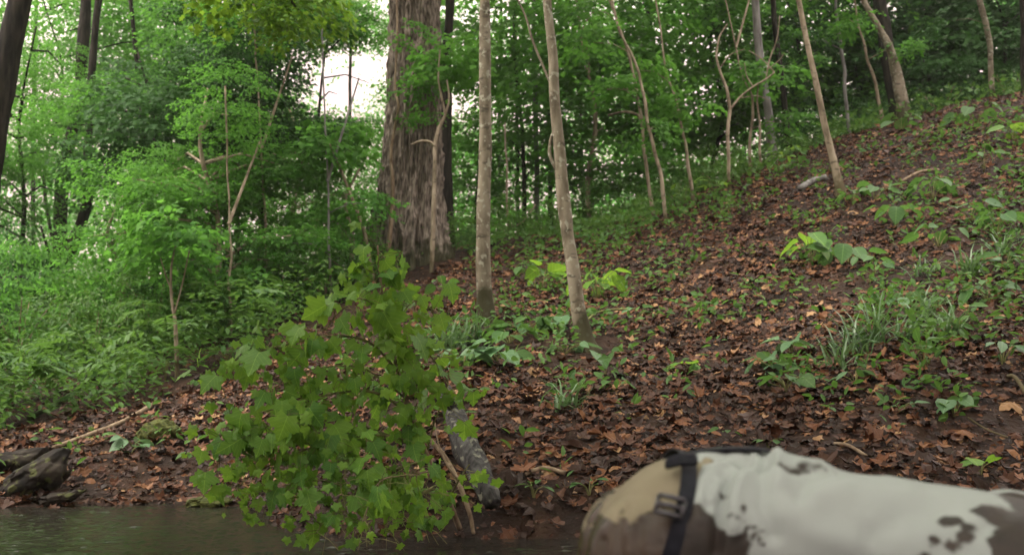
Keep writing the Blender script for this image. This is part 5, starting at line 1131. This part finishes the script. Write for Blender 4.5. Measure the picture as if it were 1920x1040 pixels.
for ln_, a, w in [([(1165, 1100), (1160, 1000), (1172, 950)], -.007, 10), ([(1130, 1100), (1128, 1010)], -.006, 8), ([(1205, 1100), (1195, 1010), (1200, 980)], -.006, 9), ([(1262, 1100), (1264, 980), (1258, 940)], -.004, 8)]:
    dis += near * a * np.exp(-(poly_dist(px, py, ln_) / w) ** 2)
v = v + nrm * dis[:, None]; setv(me, v)
set_attr(me, mask(px, py, [[(1000, 1000), (1100, 985), (1135, 968), (1150, 975), (1165, 955), (1180, 975), (1210, 960), (1300, 940), (1300, 3000), (-2000, 3000), (-2000, 1000)]], [(1120, 975, 20, 14)], [([(1095, 1000), (1120, 950), (1160, 905)], 5)]))
M['trousers'] = cloth_mat('tan_trousers', (.185, .162, .105), (.10, .085, .055), (.013, .0075, .0042), .75, .22, 900, 2.3)
link('trousers', me, M['trousers'], person)

# sweatshirt
g = Geo()
SS = [section(1288, 851, -.36, -.93, .235, .325), section(1305, 845, -.34, -.94, .245, .335), section(1345, 841, -.25, -.97, .245, .335), section(1425, 840, -.08, -1, .25, .34), section(1500, 853, .05, -1, .25, .345), section(1600, 880, .12, -.99, .25, .35), section(1700, 899, .10, -.99, .25, .36), section(1800, 911, .08, -1, .245, .37), section(1910, 929, .12, -.99, .22, .37), section(2000, 948, .2, -.98, .17, .28), section(2050, 955, .3, -.95, .13, .15)]
loft(g, SS, 4)
for s in (-1, 1):
    add_tube(g, smooth_line([[*(sho[s] - [.02, s * .07, 0]), .085], [*sho[s], .076], [*(sho[s] * .5 + elb[s] * .5), .064], [*elb[s], .058]], 4), 16)
    add_tube(g, smooth_line([[*elb[s], .058], [*(elb[s] * .5 + wri[s] * .5), .052], [*(elb[s] * .1 + wri[s] * .9), .040]], 4), 16)
me, v = fuse(g, 'sweatshirt', .006, 8)
nrm = np.empty(len(me.vertices) * 3, np.float32); me.vertices.foreach_get('normal', nrm); nrm = nrm.reshape(-1, 3)
px, py = project(v); near = np.clip((YS + .06 - v[:, 1]) / .06, 0, 1)
dis = .004 * fbm(v, 9, 3, 41)
for ln_, a, w in [([(1440, 862), (1395, 866), (1368, 892), (1354, 935), (1350, 985), (1344, 1040)], -.014, 11), ([(1400, 850), (1362, 868), (1336, 900), (1326, 950)], -.009, 9), ([(1432, 845), (1428, 890), (1432, 945), (1450, 1000)], -.007, 15), ([(1455, 850), (1462, 900)], .007, 14),
                   ([(1390, 880), (1378, 920), (1374, 990)], .008, 14), ([(1346, 880), (1335, 930)], .006, 8), ([(1325, 858), (1360, 849), (1410, 852)], -.009, 7), ([(1310, 870), (1298, 905), (1290, 960)], -.004, 9), ([(1500, 930), (1512, 905), (1560, 884), (1640, 878)], -.006, 16),
                   ([(1460, 874), (1495, 882), (1530, 878)], -.005, 9), ([(1500, 868), (1535, 868), (1560, 880)], .005, 7), ([(1530, 925), (1600, 910), (1700, 925)], .005, 30), ([(1640, 1000), (1700, 960), (1790, 945)], -.004, 26), ([(1480, 960), (1530, 1000), (1600, 1020)], .004, 30), ([(1850, 990), (1900, 950), (1960, 940)], -.005, 18)]:
    dis += 1.15 * near * a * np.exp(-(poly_dist(px, py, ln_) / w) ** 2)
v = v + nrm * dis[:, None]; setv(me, v)
s_ = mask(px, py, [[(1245, 915), (1268, 930), (1290, 950), (1312, 942), (1335, 962), (1352, 985), (1360, 1005), (1385, 1002), (1397, 985), (1403, 1000), (1404, 1300), (1230, 1300)], [(1815, 955), (1850, 943), (1890, 948), (1930, 950), (2300, 1000), (2300, 1400), (1840, 1400), (1868, 1060), (1852, 1010), (1872, 985)], [(1838, 916), (1870, 926), (1905, 950), (2100, 1000), (2100, 930), (1930, 915)]],
          [(1783, 975, 20, 11), (1815, 987, 16, 9), (1752, 1012, 12, 11), (1805, 1005, 20, 14), (1790, 1020, 18, 10), (1730, 1042, 14, 9), (1393, 952, 7, 8), (1505, 876, 18, 5)], [([(1370, 966), (1400, 980), (1445, 1000)], 2), ([(1414, 1000), (1432, 1020)], 3), ([(1353, 918), (1362, 926)], 3), ([(1462, 872), (1480, 880), (1520, 878)], 4), ([(1530, 872), (1548, 880)], 3)])  # last spot and last two streaks darken a dent in the cloth
set_attr(me, np.where(v[:, 1] < YS + .1, s_, -30 + 20 * fbm(v, 6, 2, 5)))
M['shirt'] = cloth_mat('white_sweatshirt', (.235, .255, .235), (.195, .22, .205), (.011, .0068, .0045), .85, .5, 800, 1.2)
link('sweatshirt', me, M['shirt'], person)

# belt, buckles, undershirt strip over the back, boots
m, nt, b = nodes('black_webbing'); M['web'] = m
c = ramp(nt, tex(nt, 60, 3), [(.4, (.004, .0045, .007)), (.7, (.010, .011, .015))]); nt.links.new(c, b.inputs['Base Color']); b.inputs['Roughness'].default_value = .6; b.inputs['Specular IOR Level'].default_value = .12
bump(nt, b, tex(nt, 900, 1), .3, .002)
m, nt, b = nodes('buckle_steel'); M['steel'] = m
b.inputs['Base Color'].default_value = (.045, .043, .046, 1); b.inputs['Metallic'].default_value = .6; b.inputs['Roughness'].default_value = .35
def ring_band(px, py, nx, nz, d, w, half, th):
    """flat band round the waist"""
    k = 72; n = np.array([nx, 0, nz], float); n /= np.linalg.norm(n); ax = np.array([-n[2], 0, n[0]])
    if ax[0] < 0: ax = -ax
    rs = []
    for o_, a_ in ((0, -half), (th, -half), (th, half), (0, half)): rs.append(section(px, py, nx, nz, d + 2 * o_, w + 2 * o_, k) - n * o_ + ax * a_)
    rs = np.array(rs); i, j = np.meshgrid(np.arange(4), np.arange(k), indexing='ij')
    return rs.reshape(-1, 3), np.stack([i * k + j, i * k + (j + 1) % k, ((i + 1) % 4) * k + (j + 1) % k, ((i + 1) % 4) * k + j], -1).reshape(-1, 4), rs[1]
bv, bq, outer = ring_band(1279, 847, -.32, -.95, .240, .326, .011, .003)
belt = link('belt', Geo().add(bv, q=bq).mesh('belt', smooth=False), M['web'], person)
bpx, bpy_ = project(outer)
def at_belt(py0):
    k = np.argmin(np.where(outer[:, 1] < YS, np.abs(bpy_ - py0), 1e9)); return outer[k], outer[(k + 1) % 72] - outer[k - 1]
def frame_buckle(name, c, t, L, W, bars, mat, parent, off=(0, 0, 0)):
    t = t / np.linalg.norm(t); t = t if t[2] > 0 else -t
    u = np.array([1., 0, .25]); u -= t * u.dot(t); u /= np.linalg.norm(u); w = np.cross(t, u); w = w if w[1] < 0 else -w
    g = Geo(); c = c + np.array(off) + w * .005
    for a in np.linspace(-.5, .5, bars): add_tube(g, [[*(c + t * a * L - u * W / 2), .0035], [*(c + t * a * L + w * .003), .004], [*(c + t * a * L + u * W / 2), .0035]], 8)
    for s in (-1, 1): add_tube(g, [[*(c - t * L / 2 + u * s * W / 2), .0032], [*(c + t * L / 2 + u * s * W / 2), .0032]], 8)
    return link(name, g.mesh(name, smooth=True), mat, parent)
c, t_ = at_belt(952); frame_buckle('buckle', c, t_, .024, .035, 3, M['steel'], belt, (-.008, -.002, 0))
c, t_ = at_belt(874); frame_buckle('strap_adjuster', c, t_, .020, .040, 3, M['web'], belt)
g = Geo(); pts = []
for px_, py_ in [(1278, 850), (1295, 845), (1320, 839.5), (1350, 836.5), (1380, 835.5), (1410, 836), (1438, 839.5)]: pts.append(P(px_, py_, YS) + [0, 0, .002])
rows = []
for p in pts:
    for dy in np.linspace(-.03, .06, 6): rows.append([p + [0, dy, -.9 * dy * dy * 3.0 - .002], p + [0, dy, -.9 * dy * dy * 3.0 - .0055]])
rw = np.array(rows).reshape(len(pts), 6, 2, 3); top = rw[:, :, 0]; bot = rw[:, :, 1]
ringv = np.concatenate([top, bot[:, ::-1]], 1); k = 12; m_ = len(pts)
i, j = np.meshgrid(np.arange(m_ - 1), np.arange(k), indexing='ij')
q = np.stack([i * k + j, i * k + (j + 1) % k, (i + 1) * k + (j + 1) % k, (i + 1) * k + j], -1).reshape(-1, 4)
capq = [[0, 1, 10, 11], [1, 2, 9, 10], [2, 3, 8, 9], [3, 4, 7, 8], [4, 5, 6, 7]]
q = np.vstack([q, np.array(capq)[:, ::-1], np.array(capq) + (m_ - 1) * k])
link('undershirt_strip', Geo().add(ringv, q=q).mesh('undershirt_strip', smooth=False), M['web'], person)  # black strip for the undershirt gap where the shirt is raised
m, nt, b = nodes('boot_leather'); c = ramp(nt, tex(nt, 20, 4), [(.3, (.03, .02, .014)), (.7, (.07, .045, .03))]); nt.links.new(c, b.inputs['Base Color']); b.inputs['Roughness'].default_value = .5
for s in (-1, 1):
    g = Geo(); a = ank[s]
    add_tube(g, smooth_line([[*(a + [.06, 0, 0]), .048], [*a, .048], [*(a + [-.07, 0, .01]), .05]], 3), 14)
    add_tube(g, smooth_line([[*(a + [-.075, 0, .055]), .040], [*(a + [-.09, 0, 0]), .046], [*(a + [-.085, s * .01, -.075]), .046], [*(a + [-.08, s * .015, -.13]), .034]], 4), 14)
    me, v = fuse(g, 'boot', .007, 4); setv(me, v); link('boot', me, m, person)

# ------------------------------------------------------------------ damp air between the trees
g = Geo()
X0, X1, Y0, Y1, Z0, Z1 = -330, 330, -330, 330, -1.4, 34
hv = np.array([(x, y, z) for z in (Z0, Z1) for y in (Y0, Y1) for x in (X0, X1)], float)
haze = link('haze', g.add(hv, q=[(0, 2, 3, 1), (4, 5, 7, 6), (0, 1, 5, 4), (2, 6, 7, 3), (0, 4, 6, 2), (1, 3, 7, 5)]).mesh('haze'))
haze['kind'] = 'stuff'
m = bpy.data.materials.new('damp_air'); m.use_nodes = True; nt = m.node_tree; nt.nodes.clear()
pv = N(nt, 'ShaderNodeVolumePrincipled'); pv.inputs['Color'].default_value = (.88, .93, .86, 1); pv.inputs['Density'].default_value = .0007; pv.inputs['Anisotropy'].default_value = .2
nt.links.new(pv.outputs[0], N(nt, 'ShaderNodeOutputMaterial').inputs['Volume'])
haze.data.materials.append(m)
cy.volume_bounces = 1; cy.volume_step_rate = 4; cy.volume_max_steps = 64

for me in list(bpy.data.meshes):      # drop shapes that no object uses
    if me.users == 0: bpy.data.meshes.remove(me)
